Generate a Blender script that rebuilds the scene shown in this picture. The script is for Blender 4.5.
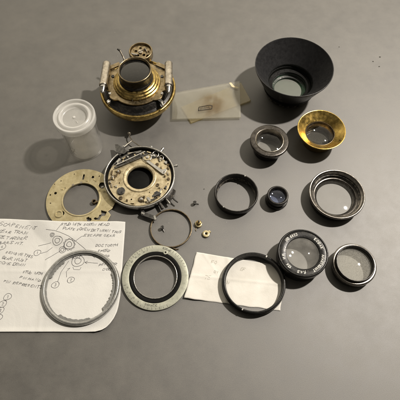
import bpy, bmesh, math, random
from mathutils import Vector, Matrix, noise
random.seed(7)
S = 0.001                       # shapes are written in millimetres
PI = math.pi
scene = bpy.context.scene
for o in list(bpy.data.objects): bpy.data.objects.remove(o)

# ------------------------------------------------------------------ camera
cam_d = bpy.data.cameras.new('camera'); cam = bpy.data.objects.new('camera', cam_d)
scene.collection.objects.link(cam); scene.camera = cam
cam_d.sensor_width = 36; cam_d.lens = 40.5; cam_d.clip_start = 0.005; cam_d.clip_end = 20
cam.location = (0, 0, 0.345); cam.rotation_euler = (math.radians(27), 0, 0)

# ------------------------------------------------------------------ light: one ceiling lamp, dim room around
world = bpy.data.worlds.new('World'); scene.world = world; world.use_nodes = True
wn = world.node_tree.nodes; wl = world.node_tree.links; wn.clear()
wo = wn.new('ShaderNodeOutputWorld'); wb = wn.new('ShaderNodeBackground')
# the room: far wall and ceiling ahead, brightened to lift the table's sheen, darker behind the photographer
wtc = wn.new('ShaderNodeTexCoord'); wsx = wn.new('ShaderNodeSeparateXYZ'); wl.new(wtc.outputs['Generated'], wsx.inputs[0])
wy = wn.new('ShaderNodeMapRange'); wy.interpolation_type = 'SMOOTHSTEP'; wl.new(wsx.outputs['Y'], wy.inputs[0])
wy.inputs[1].default_value = 0.12; wy.inputs[2].default_value = 0.85; wy.inputs[3].default_value = 0.08; wy.inputs[4].default_value = 1.45
wz = wn.new('ShaderNodeMapRange'); wz.interpolation_type = 'SMOOTHSTEP'; wl.new(wsx.outputs['Z'], wz.inputs[0])
wz.inputs[1].default_value = -0.25; wz.inputs[2].default_value = 0.45; wz.inputs[3].default_value = 0.25; wz.inputs[4].default_value = 1.0
wm = wn.new('ShaderNodeMath'); wm.operation = 'MULTIPLY'; wl.new(wy.outputs[0], wm.inputs[0]); wl.new(wz.outputs[0], wm.inputs[1])
wb.inputs[0].default_value = (1.0, 0.90, 0.72, 1); wl.new(wm.outputs[0], wb.inputs[1])
wl.new(wb.outputs[0], wo.inputs[0])

def lamp(name, loc, target, power, size, color):
    d = bpy.data.lights.new(name, 'AREA'); d.shape = 'DISK'; d.size = size; d.energy = power; d.color = color
    o = bpy.data.objects.new(name, d); scene.collection.objects.link(o); o.location = loc
    o.rotation_euler = (Vector(target) - Vector(loc)).to_track_quat('-Z', 'Y').to_euler()
    return o
lamp('ceiling_lamp', (0.53, 0.405, 0.84), (0, 0.2, 0), 12.2, 0.045, (1.0, 0.92, 0.82))

scene.view_settings.view_transform = 'Standard'; scene.view_settings.look = 'None'
scene.view_settings.exposure = 0.12; scene.view_settings.gamma = 1.0
scene.view_settings.use_curve_mapping = False
scene.render.engine = 'CYCLES'
cy = scene.cycles
cy.max_bounces = 12; cy.transparent_max_bounces = 32; cy.transmission_bounces = 12
cy.use_denoising = True
cy.caustics_reflective = False

# ------------------------------------------------------------------ materials
def nodes(name):
    m = bpy.data.materials.new(name); m.use_nodes = True
    n = m.node_tree.nodes; l = m.node_tree.links
    return m, n, l, n['Principled BSDF'], n['Material Output']

def ramp(n, a, b, ca, cb):
    r = n.new('ShaderNodeValToRGB'); e = r.color_ramp.elements
    e[0].position = a; e[1].position = b; e[0].color = (*ca, 1); e[1].color = (*cb, 1)
    return r

def surf(name, c1, c2, metallic=0., r1=.35, r2=.55, scale=350., lo=.35, hi=.68, bump=.1, bscale=None, spec=.5, detail=8, turned=0., wear=None):
    """two-tone worn surface: blotchy colour, blotchy gloss, fine relief"""
    m, n, l, b, out = nodes(name)
    tc = n.new('ShaderNodeTexCoord')
    a = n.new('ShaderNodeTexNoise'); a.inputs['Scale'].default_value = scale; a.inputs['Detail'].default_value = detail
    a.inputs['Roughness'].default_value = .65
    l.new(tc.outputs['Object'], a.inputs['Vector'])
    r = ramp(n, lo, hi, c1, c2); l.new(a.outputs['Fac'], r.inputs[0]); l.new(r.outputs[0], b.inputs['Base Color'])
    q = n.new('ShaderNodeTexNoise'); q.inputs['Scale'].default_value = scale * 2.3; q.inputs['Detail'].default_value = 6
    l.new(tc.outputs['Object'], q.inputs['Vector'])
    mr = n.new('ShaderNodeMapRange'); mr.inputs[1].default_value = .3; mr.inputs[2].default_value = .7
    mr.inputs[3].default_value = r1; mr.inputs[4].default_value = r2
    l.new(q.outputs['Fac'], mr.inputs[0]); l.new(mr.outputs[0], b.inputs['Roughness'])
    b.inputs['Metallic'].default_value = metallic; b.inputs['Specular IOR Level'].default_value = spec
    if bump:
        z = n.new('ShaderNodeTexNoise'); z.inputs['Scale'].default_value = bscale or scale * 5; z.inputs['Detail'].default_value = 5
        l.new(tc.outputs['Object'], z.inputs['Vector'])
        bp = n.new('ShaderNodeBump'); bp.inputs['Strength'].default_value = bump; bp.inputs['Distance'].default_value = .0004
        l.new(z.outputs['Fac'], bp.inputs['Height']); l.new(bp.outputs[0], b.inputs['Normal'])
        if turned:                                                   # fine lathe marks round the axis
            wv = n.new('ShaderNodeTexWave'); wv.wave_type = 'RINGS'; wv.rings_direction = 'Z'
            wv.inputs['Scale'].default_value = 420; wv.inputs['Distortion'].default_value = 1.5; wv.inputs['Detail'].default_value = 3
            l.new(tc.outputs['Object'], wv.inputs['Vector'])
            b2 = n.new('ShaderNodeBump'); b2.inputs['Strength'].default_value = turned; b2.inputs['Distance'].default_value = .0001
            l.new(wv.outputs['Fac'], b2.inputs['Height']); l.new(bp.outputs[0], b2.inputs['Normal']); l.new(b2.outputs[0], b.inputs['Normal'])
    if wear:                                                         # paint rubbed off the sharp edges
        ge = n.new('ShaderNodeNewGeometry'); pr = n.new('ShaderNodeMapRange'); pr.inputs[1].default_value = .525; pr.inputs[2].default_value = .60
        l.new(ge.outputs['Pointiness'], pr.inputs[0])
        wn_ = n.new('ShaderNodeTexNoise'); wn_.inputs['Scale'].default_value = 420; wn_.inputs['Detail'].default_value = 8; l.new(tc.outputs['Object'], wn_.inputs['Vector'])
        wm_ = n.new('ShaderNodeMapRange'); wm_.inputs[1].default_value = .46; wm_.inputs[2].default_value = .66; l.new(wn_.outputs['Fac'], wm_.inputs[0])
        mu = n.new('ShaderNodeMath'); mu.operation = 'MULTIPLY'; l.new(pr.outputs[0], mu.inputs[0]); l.new(wm_.outputs[0], mu.inputs[1])
        mc = n.new('ShaderNodeMixRGB'); l.new(mu.outputs[0], mc.inputs[0]); l.new(r.outputs[0], mc.inputs[1]); mc.inputs[2].default_value = (*wear, 1)
        l.new(mc.outputs[0], b.inputs['Base Color'])
    return m

M = {}
M['brass'] = surf('polished_old_brass', (.38, .25, .07), (.78, .56, .17), 1, .18, .40, 160, .3, .7, .08, turned=.11)
M['brass_mid'] = surf('aged_brass', (.17, .115, .04), (.60, .44, .16), 1, .2, .42, 170, .32, .7, .1, turned=.11)
M['brass_dull'] = surf('tarnished_brass', (.20, .14, .06), (.52, .38, .16), 1, .28, .5, 220, .3, .7, .12, turned=.11)
M['brass_plate'] = surf('pale_brass_plate', (.42, .35, .19), (.68, .60, .38), .7, .30, .46, 190, .3, .72, .06)
M['brass_work'] = surf('mechanism_brass', (.26, .20, .10), (.62, .53, .345), .6, .34, .55, 240, .28, .56, .08)
M['bronze'] = surf('brown_bronze', (.07, .052, .033), (.24, .19, .12), .9, .3, .5, 500, .3, .7, .1)
M['nickel'] = surf('worn_nickel', (.22, .19, .15), (.56, .51, .43), 1, .25, .45, 280, .28, .66, .12)
M['nickel_dark'] = surf('dull_nickel_plate', (.15, .115, .062), (.40, .32, .20), 1, .26, .46, 240, .3, .7, .1)
M['steel'] = surf('bright_steel', (.42, .41, .39), (.68, .67, .64), 1, .2, .36, 500, .3, .7, .05)
M['steel_dark'] = surf('dark_steel', (.05, .05, .05), (.17, .165, .155), .9, .28, .45, 500, .3, .7, .08)
M['gun'] = surf('gunmetal', (.05, .046, .042), (.12, .11, .10), 1, .22, .36, 300, .3, .7, .05, turned=.11)
M['gun_light'] = surf('polished_gunmetal', (.15, .138, .125), (.32, .295, .265), 1, .22, .36, 260, .3, .7, .05, turned=.11)
M['alu'] = surf('grey_anodised_metal', (.36, .36, .345), (.55, .55, .53), .8, .26, .42, 400, .3, .7, .06, turned=.11)
M['alu_in'] = surf('dull_grey_flange', (.22, .22, .21), (.34, .34, .325), .5, .38, .55, 400, .3, .7, .1)
M['black'] = surf('black_enamel', (.005, .005, .005), (.011, .011, .010), 0, .24, .38, 400, .3, .7, .04, spec=.22, wear=(.20, .18, .15))
M['black_matte'] = surf('matte_black_metal', (.012, .012, .013), (.028, .028, .029), 0, .36, .54, 300, .3, .7, .1, spec=.35, wear=(.13, .125, .12))
M['void'] = surf('deep_black', (.004, .004, .004), (.008, .008, .007), 0, .5, .7, 300, .3, .7, 0, spec=.12)  # near-black deepens the shade inside recesses; also the dial's real black band
M['black_worn'] = surf('worn_black_metal', (.010, .009, .008), (.055, .048, .04), .35, .28, .45, 350, .45, .8, .08, turned=.1, wear=(.17, .15, .12))
M['dial'] = surf('greenish_grey_dial', (.36, .37, .30), (.52, .52, .43), .4, .36, .52, 260, .3, .7, .05)
M['white_paint'] = surf('white_fill', (.66, .65, .60), (.8, .79, .75), 0, .5, .6, 400, .3, .7, 0)
M['ink'] = surf('pencil_ink', (.03, .03, .035), (.17, .165, .165), 0, .6, .8, 900, .3, .75, 0, spec=.2)
M['pencil'] = surf('faint_pencil', (.36, .34, .29), (.55, .52, .45), 0, .7, .85, 900, .3, .75, 0, spec=.2)
M['red_ink'] = surf('red_ink', (.5, .08, .06), (.6, .16, .12), 0, .6, .7, 500, .3, .7, 0, spec=.2)
M['dark_print'] = surf('dark_engraving', (.02, .02, .018), (.06, .055, .05), 0, .5, .7, 500, .3, .7, 0, spec=.2)
M['grit'] = surf('dark_grit', (.05, .047, .042), (.15, .14, .12), 0, .6, .9, 800, .3, .7, .2)
M['tape'] = surf('yellowed_label', (.60, .50, .30), (.74, .66, .45), 0, .45, .6, 300, .3, .7, .1)

def mat_table():
    m, n, l, b, out = nodes('grey_laminate')
    tc = n.new('ShaderNodeTexCoord')
    big = n.new('ShaderNodeTexNoise'); big.inputs['Scale'].default_value = 22; big.inputs['Detail'].default_value = 7; big.inputs['Roughness'].default_value = .62
    fine = n.new('ShaderNodeTexNoise'); fine.inputs['Scale'].default_value = 2600; fine.inputs['Detail'].default_value = 4
    mid = n.new('ShaderNodeTexNoise'); mid.inputs['Scale'].default_value = 75; mid.inputs['Detail'].default_value = 9; mid.inputs['Roughness'].default_value = .72
    for t in (big, fine, mid): l.new(tc.outputs['Object'], t.inputs['Vector'])
    r0 = ramp(n, .3, .7, (.046, .042, .0345), (.068, .062, .0515)); l.new(big.outputs['Fac'], r0.inputs[0])
    r1 = ramp(n, .3, .72, (.62, .62, .62), (1.38, 1.38, 1.38)); l.new(fine.outputs['Fac'], r1.inputs[0])
    r2 = ramp(n, .32, .68, (.80, .80, .81), (1.20, 1.20, 1.17)); l.new(mid.outputs['Fac'], r2.inputs[0])
    x = n.new('ShaderNodeMixRGB'); x.blend_type = 'MULTIPLY'; x.inputs[0].default_value = 1
    l.new(r0.outputs[0], x.inputs[1]); l.new(r1.outputs[0], x.inputs[2])
    y = n.new('ShaderNodeMixRGB'); y.blend_type = 'MULTIPLY'; y.inputs[0].default_value = 1
    l.new(x.outputs[0], y.inputs[1]); l.new(r2.outputs[0], y.inputs[2])
    # sparse pale lint
    v = n.new('ShaderNodeTexVoronoi'); v.inputs['Scale'].default_value = 60
    l.new(tc.outputs['Object'], v.inputs['Vector'])
    r3 = ramp(n, .010, .017, (1, 1, 1), (0, 0, 0)); l.new(v.outputs['Distance'], r3.inputs[0])
    z = n.new('ShaderNodeMixRGB'); l.new(r3.outputs[0], z.inputs[0]); l.new(y.outputs[0], z.inputs[1]); z.inputs[2].default_value = (.34, .32, .28, 1)
    l.new(z.outputs[0], b.inputs['Base Color'])
    rr = n.new('ShaderNodeMapRange'); rr.inputs[1].default_value = .3; rr.inputs[2].default_value = .7
    rr.inputs[3].default_value = .585; rr.inputs[4].default_value = .665
    l.new(mid.outputs['Fac'], rr.inputs[0]); l.new(rr.outputs[0], b.inputs['Roughness'])
    bp = n.new('ShaderNodeBump'); bp.inputs['Strength'].default_value = .08; bp.inputs['Distance'].default_value = .0002
    l.new(fine.outputs['Fac'], bp.inputs['Height']); l.new(bp.outputs[0], b.inputs['Normal'])
    sp = n.new('ShaderNodeMapRange'); sp.inputs[1].default_value = .32; sp.inputs[2].default_value = .68; sp.inputs[3].default_value = .70; sp.inputs[4].default_value = 1.0
    ga = n.new('ShaderNodeMath'); ga.operation = 'MULTIPLY_ADD'; ga.inputs[1].default_value = .62
    gb = n.new('ShaderNodeMath'); gb.operation = 'MULTIPLY'; gb.inputs[1].default_value = .38; l.new(mid.outputs['Fac'], gb.inputs[0])
    l.new(fine.outputs['Fac'], ga.inputs[0]); l.new(gb.outputs[0], ga.inputs[2]); l.new(ga.outputs[0], sp.inputs[0]); l.new(sp.outputs[0], b.inputs['Specular IOR Level'])
    b.inputs['IOR'].default_value = 1.86
    return m
M['table'] = mat_table()

def mat_paper(name, c1, c2, scale):
    m, n, l, b, out = nodes(name)
    tc = n.new('ShaderNodeTexCoord')
    a = n.new('ShaderNodeTexNoise'); a.inputs['Scale'].default_value = scale; a.inputs['Detail'].default_value = 6
    l.new(tc.outputs['Object'], a.inputs['Vector'])
    r = ramp(n, .3, .72, c1, c2); l.new(a.outputs['Fac'], r.inputs[0]); l.new(r.outputs[0], b.inputs['Base Color'])
    b.inputs['Roughness'].default_value = .8; b.inputs['Specular IOR Level'].default_value = .25
    f = n.new('ShaderNodeTexNoise'); f.inputs['Scale'].default_value = 1400; f.inputs['Detail'].default_value = 4
    l.new(tc.outputs['Object'], f.inputs['Vector'])
    g = n.new('ShaderNodeTexNoise'); g.inputs['Scale'].default_value = 55; g.inputs['Detail'].default_value = 3; g.inputs['Distortion'].default_value = 1.2
    l.new(tc.outputs['Object'], g.inputs['Vector'])
    ad = n.new('ShaderNodeMath'); ad.operation = 'MULTIPLY_ADD'; ad.inputs[1].default_value = 4
    l.new(g.outputs['Fac'], ad.inputs[0]); l.new(f.outputs['Fac'], ad.inputs[2])
    bp = n.new('ShaderNodeBump'); bp.inputs['Strength'].default_value = .25; bp.inputs['Distance'].default_value = .0004
    l.new(ad.outputs[0], bp.inputs['Height']); l.new(bp.outputs[0], b.inputs['Normal'])
    return m
M['paper'] = mat_paper('note_paper', (.63, .625, .60), (.71, .705, .675), 40)
M['card'] = mat_paper('cream_slip', (.64, .62, .565), (.77, .75, .70), 70)

def both_sides(n, l, fr, ior):
    g = n.new('ShaderNodeNewGeometry'); mr = n.new('ShaderNodeMapRange')
    mr.inputs[3].default_value = ior; mr.inputs[4].default_value = 1 / ior
    l.new(g.outputs['Backfacing'], mr.inputs[0]); l.new(mr.outputs[0], fr.inputs['IOR'])
def mat_glass(name, tint=(.99, .99, .98), coat=(1, 1, 1), dust=.03, dcol=(.5, .48, .44), dscale=500, lo=.5, hi=.8, ior=1.52, dmin=0.):
    """clear glass: Fresnel reflection over straight transmission, with a film of dust, also used as brightening haze"""
    m, n, l, b, out = nodes(name); n.remove(b)
    fr = n.new('ShaderNodeFresnel'); both_sides(n, l, fr, ior)
    t = n.new('ShaderNodeBsdfTransparent'); t.inputs[0].default_value = (*tint, 1)
    g = n.new('ShaderNodeBsdfGlossy'); g.inputs['Color'].default_value = (*coat, 1); g.inputs['Roughness'].default_value = .03
    mx = n.new('ShaderNodeMixShader'); l.new(fr.outputs[0], mx.inputs[0]); l.new(t.outputs[0], mx.inputs[1]); l.new(g.outputs[0], mx.inputs[2])
    d = n.new('ShaderNodeBsdfDiffuse'); d.inputs[0].default_value = (*dcol, 1)
    tr = n.new('ShaderNodeBsdfTranslucent'); tr.inputs[0].default_value = (*dcol, 1)
    dm = n.new('ShaderNodeMixShader'); dm.inputs[0].default_value = .35; l.new(d.outputs[0], dm.inputs[1]); l.new(tr.outputs[0], dm.inputs[2])
    tc = n.new('ShaderNodeTexCoord'); a = n.new('ShaderNodeTexNoise'); a.inputs['Scale'].default_value = dscale; a.inputs['Detail'].default_value = 6
    l.new(tc.outputs['Object'], a.inputs['Vector'])
    mr = n.new('ShaderNodeMapRange'); mr.inputs[1].default_value = lo; mr.inputs[2].default_value = hi
    mr.inputs[3].default_value = dmin; mr.inputs[4].default_value = dust
    l.new(a.outputs['Fac'], mr.inputs[0])
    f = n.new('ShaderNodeMixShader'); l.new(mr.outputs[0], f.inputs[0]); l.new(mx.outputs[0], f.inputs[1]); l.new(dm.outputs[0], f.inputs[2])
    l.new(f.outputs[0], out.inputs[0])
    return m
M['glass'] = mat_glass('lens_glass', (.998, .998, .993), dust=.03, dmin=.0, ior=1.3)
M['glass_haze_lit'] = mat_glass('brightened_hazy_glass', (.998, .998, .993), dust=.17, dmin=.07, dcol=(.80, .78, .73), dscale=120, lo=.35, hi=.7, ior=1.35)  # pale haze added to brighten the glass, standing in for transmitted light
M['glass_blue'] = mat_glass('coated_lens_glass', (.90, .92, .97), (.75, .8, 1.0), dust=.06)
M['glass_smoke'] = mat_glass('dark_old_lens_glass', (.42, .41, .38), dust=.07, dmin=.02, ior=1.5)
M['glass_green'] = mat_glass('green_coated_filter', (.99, .995, .985), (.4, 1.0, .6), dust=.01, ior=1.22)
M['glass_dust_lit'] = mat_glass('brightened_dusty_glass', (.99, .99, .97), dust=.30, dmin=.12, dcol=(.80, .78, .72), dscale=1100, lo=.35, hi=.75, ior=1.3)  # dust made paler and denser to paint the bright crescent in the glass
M['plate_a'] = mat_glass('dusty_glass_plate', (.97, .96, .91), dust=.28, dmin=.13, dcol=(.62, .60, .53), dscale=90, lo=.3, hi=.75)
M['plate_b'] = mat_glass('yellow_gelatin_plate', (.93, .88, .72), dust=.30, dmin=.14, dcol=(.56, .49, .32), dscale=80, lo=.3, hi=.75)
def stain_film(m):
    n = m.node_tree.nodes; l = m.node_tree.links
    tc = n.new('ShaderNodeTexCoord'); acc = None
    wob = n.new('ShaderNodeTexNoise'); wob.inputs['Scale'].default_value = 120; wob.inputs['Detail'].default_value = 7; l.new(tc.outputs['Object'], wob.inputs['Vector'])
    for (cx, cy_), rad in (((.004, -.003), .020), ((.010, .004), .007)):
        d = n.new('ShaderNodeVectorMath'); d.operation = 'DISTANCE'; d.inputs[1].default_value = (cx, cy_, .0036); l.new(tc.outputs['Object'], d.inputs[0])
        mr = n.new('ShaderNodeMapRange'); mr.interpolation_type = 'SMOOTHSTEP'; mr.inputs[1].default_value = rad; mr.inputs[2].default_value = rad * .1; l.new(d.outputs['Value'], mr.inputs[0])
        if acc is None: acc = mr
        else:
            mx = n.new('ShaderNodeMath'); mx.operation = 'MAXIMUM'; l.new(acc.outputs[0], mx.inputs[0]); l.new(mr.outputs[0], mx.inputs[1]); acc = mx
    wr_ = n.new('ShaderNodeMapRange'); wr_.inputs[1].default_value = .35; wr_.inputs[2].default_value = .65; l.new(wob.outputs['Fac'], wr_.inputs[0])
    mu = n.new('ShaderNodeMath'); mu.operation = 'MULTIPLY'; l.new(acc.outputs[0], mu.inputs[0]); l.new(wr_.outputs[0], mu.inputs[1])
    for b in [x for x in n if x.type in ('BSDF_DIFFUSE', 'BSDF_TRANSLUCENT', 'BSDF_TRANSPARENT')]:
        c0 = tuple(b.inputs[0].default_value); mc = n.new('ShaderNodeMixRGB'); mc.inputs[1].default_value = c0
        mc.inputs[2].default_value = (c0[0] * .70, c0[1] * .58, c0[2] * .38, 1); l.new(mu.outputs[0], mc.inputs[0]); l.new(mc.outputs[0], b.inputs[0])
stain_film(M['plate_a'])

def mat_plastic(name, op, col, rough):
    m, n, l, b, out = nodes(name); n.remove(b)
    d = n.new('ShaderNodeBsdfDiffuse'); d.inputs[0].default_value = (*col, 1)
    t = n.new('ShaderNodeBsdfTranslucent'); t.inputs[0].default_value = (*col, 1)
    dt = n.new('ShaderNodeMixShader'); dt.inputs[0].default_value = .30; l.new(d.outputs[0], dt.inputs[1]); l.new(t.outputs[0], dt.inputs[2])
    tp = n.new('ShaderNodeBsdfTransparent'); tp.inputs[0].default_value = (.98, .975, .96, 1)
    a = n.new('ShaderNodeMixShader'); l.new(tp.outputs[0], a.inputs[1]); l.new(dt.outputs[0], a.inputs[2])
    tc = n.new('ShaderNodeTexCoord'); no = n.new('ShaderNodeTexNoise'); no.inputs['Scale'].default_value = 130; no.inputs['Detail'].default_value = 6
    l.new(tc.outputs['Object'], no.inputs['Vector'])
    mr = n.new('ShaderNodeMapRange'); mr.inputs[1].default_value = .3; mr.inputs[2].default_value = .7
    mr.inputs[3].default_value = op - .03; mr.inputs[4].default_value = op + .03
    l.new(no.outputs['Fac'], mr.inputs[0]); l.new(mr.outputs[0], a.inputs[0])
    g = n.new('ShaderNodeBsdfGlossy'); g.inputs['Roughness'].default_value = rough
    fr = n.new('ShaderNodeFresnel'); both_sides(n, l, fr, 1.45)
    o2 = n.new('ShaderNodeMixShader'); l.new(fr.outputs[0], o2.inputs[0]); l.new(a.outputs[0], o2.inputs[1]); l.new(g.outputs[0], o2.inputs[2])
    l.new(o2.outputs[0], out.inputs[0])
    return m
M['frost'] = mat_plastic('frosted_plastic', .10, (.93, .92, .89), .25)
M['frost_thin'] = mat_plastic('thin_milky_plastic', .26, (.90, .90, .87), .25)
M['frost_lid'] = mat_plastic('milky_plastic_lid', .48, (.95, .945, .92), .25)

# ------------------------------------------------------------------ mesh building (millimetres)
def chamfer(P, d, closed=True):
    Q = []; n = len(P)
    for i, p in enumerate(P):
        if not closed and i in (0, n - 1): Q.append(p); continue
        a = Vector(P[i - 1]); b = Vector(p); c = Vector(P[(i + 1) % n])
        u = a - b; v = c - b
        if u.length < 1e-6 or v.length < 1e-6: continue
        ang = u.angle(v)
        if ang > 2.7: Q.append(p); continue
        e = min(d, u.length * .45, v.length * .45)
        p1 = b + u.normalized() * e; p2 = b + v.normalized() * e
        mid = (p1 + p2) / 2 * .55 + b * .45
        Q += [tuple(p1), tuple(mid), tuple(p2)]
    return Q

class MB:
    def __init__(s): s.v = []; s.f = []
    def lathe(s, prof, seg=96, closed=True, ch=.2, c=(0, 0, 0), a0=0, a1=2 * PI):
        if ch: prof = chamfer(prof, ch, closed)
        full = abs(a1 - a0 - 2 * PI) < 1e-6
        n = seg if full else seg + 1
        rows = []
        for r, z in prof:
            if r < 1e-6:
                s.v.append((c[0], c[1], c[2] + z)); rows.append([len(s.v) - 1] * n); continue
            row = []
            for k in range(n):
                t = a0 + (a1 - a0) * k / seg
                s.v.append((c[0] + r * math.cos(t), c[1] + r * math.sin(t), c[2] + z)); row.append(len(s.v) - 1)
            rows.append(row)
        m = len(rows)
        for i in range(m if closed else m - 1):
            A = rows[i]; B = rows[(i + 1) % m]
            for k in range(seg):
                q = (k + 1) % n
                f = []
                for w in (A[k], A[q], B[q], B[k]):
                    if w not in f: f.append(w)
                if len(f) > 2: s.f.append(tuple(f))
        if not full and closed:
            s.f.append(tuple(r[0] for r in rows)); s.f.append(tuple(r[-1] for r in reversed(rows)))
        return s
    def prism(s, poly, z0, z1):
        b = len(s.v); n = len(poly)
        s.v += [(x, y, z0) for x, y in poly] + [(x, y, z1) for x, y in poly]
        s.f.append(tuple(b + i for i in reversed(range(n)))); s.f.append(tuple(b + n + i for i in range(n)))
        for i in range(n):
            j = (i + 1) % n; s.f.append((b + i, b + j, b + n + j, b + n + i))
        return s
    def box(s, c, d, rz=0.):
        ca, sa = math.cos(rz), math.sin(rz); hx, hy = d[0] / 2, d[1] / 2
        P = [(c[0] + x * ca - y * sa, c[1] + x * sa + y * ca) for x, y in ((-hx, -hy), (hx, -hy), (hx, hy), (-hx, hy))]
        return s.prism(P, c[2] - d[2] / 2, c[2] + d[2] / 2)
    def bar(s, p, q, w, z0, z1):
        p = Vector(p); q = Vector(q); d = q - p
        return s.box(((p.x + q.x) / 2, (p.y + q.y) / 2, (z0 + z1) / 2), (d.length, w, z1 - z0), math.atan2(d.y, d.x))
    def tube(s, path, r, seg=10, caps=True):
        P = [Vector(p) for p in path]; n = len(P)
        R = r if isinstance(r, (list, tuple)) else [r] * n
        T = [(P[min(i + 1, n - 1)] - P[max(i - 1, 0)]).normalized() for i in range(n)]
        N = T[0].orthogonal().normalized(); base = len(s.v)
        for i in range(n):
            N = (N - T[i] * N.dot(T[i])).normalized(); B = T[i].cross(N)
            for k in range(seg):
                a = 2 * PI * k / seg; s.v.append(tuple(P[i] + (N * math.cos(a) + B * math.sin(a)) * R[i]))
        for i in range(n - 1):
            for k in range(seg):
                q = (k + 1) % seg; o = base + i * seg; s.f.append((o + k, o + q, o + seg + q, o + seg + k))
        if caps:
            s.f.append(tuple(base + k for k in reversed(range(seg)))); s.f.append(tuple(base + (n - 1) * seg + k for k in range(seg)))
        return s
    def grid(s, fn, nu, nv):
        b = len(s.v)
        for j in range(nv + 1):
            for i in range(nu + 1): s.v.append(fn(i / nu, j / nv))
        for j in range(nv):
            for i in range(nu):
                o = b + j * (nu + 1) + i; s.f.append((o, o + nu + 1, o + nu + 2, o + 1))
        s.recalc = False
        return s
    recalc = True
    def mesh(s, name, ang=32):
        me = bpy.data.meshes.new(name); me.from_pydata([(x * S, y * S, z * S) for x, y, z in s.v], [], s.f)
        if s.recalc:
            bm = bmesh.new(); bm.from_mesh(me); bmesh.ops.recalc_face_normals(bm, faces=bm.faces); bm.to_mesh(me); bm.free()
        me.shade_smooth(); me.set_sharp_from_angle(angle=math.radians(ang))
        return me
    def build(s, name, mat, parent=None, loc=(0, 0, 0), rot=(0, 0, 0)):
        return link(name, s.mesh(name), mat, parent, loc, rot)

def link(name, me, mat, parent=None, loc=(0, 0, 0), rot=(0, 0, 0)):
    if not me.materials: me.materials.append(M[mat])
    o = bpy.data.objects.new(name, me); scene.collection.objects.link(o)
    o.location = [c * S for c in loc]; o.rotation_euler = rot
    if parent: o.parent = parent
    return o

def thing(name, label, cat, loc, rot=(0, 0, 0), group=None):
    o = bpy.data.objects.new(name, None); o.empty_display_size = .005; scene.collection.objects.link(o)
    o.location = [c * S for c in loc]; o.rotation_euler = rot
    return tag(o, label, cat, group)

def tag(o, label, cat, group=None):
    o['label'] = label; o['category'] = cat
    if group: o['group'] = group
    return o

def plate(outline, holes, t, z0=0., bev=.12):
    """flat sheet with real cut-outs"""
    cu = bpy.data.curves.new('sheet', 'CURVE'); cu.dimensions = '2D'; cu.fill_mode = 'BOTH'
    for P in [outline] + list(holes):
        sp = cu.splines.new('POLY'); sp.points.add(len(P) - 1); sp.use_cyclic_u = True
        for k, (x, y) in enumerate(P): sp.points[k].co = (x, y, 0, 1)
    cu.extrude = t / 2 - bev; cu.bevel_depth = bev; cu.bevel_resolution = 1; cu.offset = -bev
    ob = bpy.data.objects.new('sheet', cu); scene.collection.objects.link(ob)
    dg = bpy.context.evaluated_depsgraph_get(); dg.update()
    me = bpy.data.meshes.new_from_object(ob.evaluated_get(dg))
    bpy.data.objects.remove(ob); bpy.data.curves.remove(cu)
    me.transform(Matrix.Translation((0, 0, z0 + t / 2))); me.transform(Matrix.Scale(S, 4))
    me.shade_smooth(); me.set_sharp_from_angle(angle=math.radians(40))
    me.materials.clear()
    return me

def circ(cx, cy, r, n=32, a0=0., a1=2 * PI):
    k = n if abs(a1 - a0 - 2 * PI) < 1e-6 else n - 1
    return [(cx + r * math.cos(a0 + (a1 - a0) * i / k), cy + r * math.sin(a0 + (a1 - a0) * i / k)) for i in range(n)]
def slot(p, q, w, n=8):
    p = Vector(p); q = Vector(q); a = math.atan2(q.y - p.y, q.x - p.x)
    return circ(q.x, q.y, w / 2, n, a - PI / 2, a + PI / 2) + circ(p.x, p.y, w / 2, n, a + PI / 2, a + 3 * PI / 2)
def gear(cx, cy, r, teeth, depth):
    P = []
    for i in range(teeth):
        for f, rr in ((0, r - depth), (.25, r - depth), (.4, r), (.75, r), (.9, r - depth)):
            a = 2 * PI * (i + f) / teeth; P.append((cx + rr * math.cos(a), cy + rr * math.sin(a)))
    return P

def screw(mb, c, r, h, ang):
    """slotted screw head"""
    x, y, z = c
    mb.lathe([(0, 0), (r, 0), (r, h * .55), (0, h * .55)], 20, False, .08, c)
    for sgn in (0, PI):
        P = [(x + r * .97 * math.cos(ang + sgn + t), y + r * .97 * math.sin(ang + sgn + t)) for t in [.22 + (PI - .44) * i / 9 for i in range(10)]]
        mb.prism(P, z + h * .5, z + h)
    return mb

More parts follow.
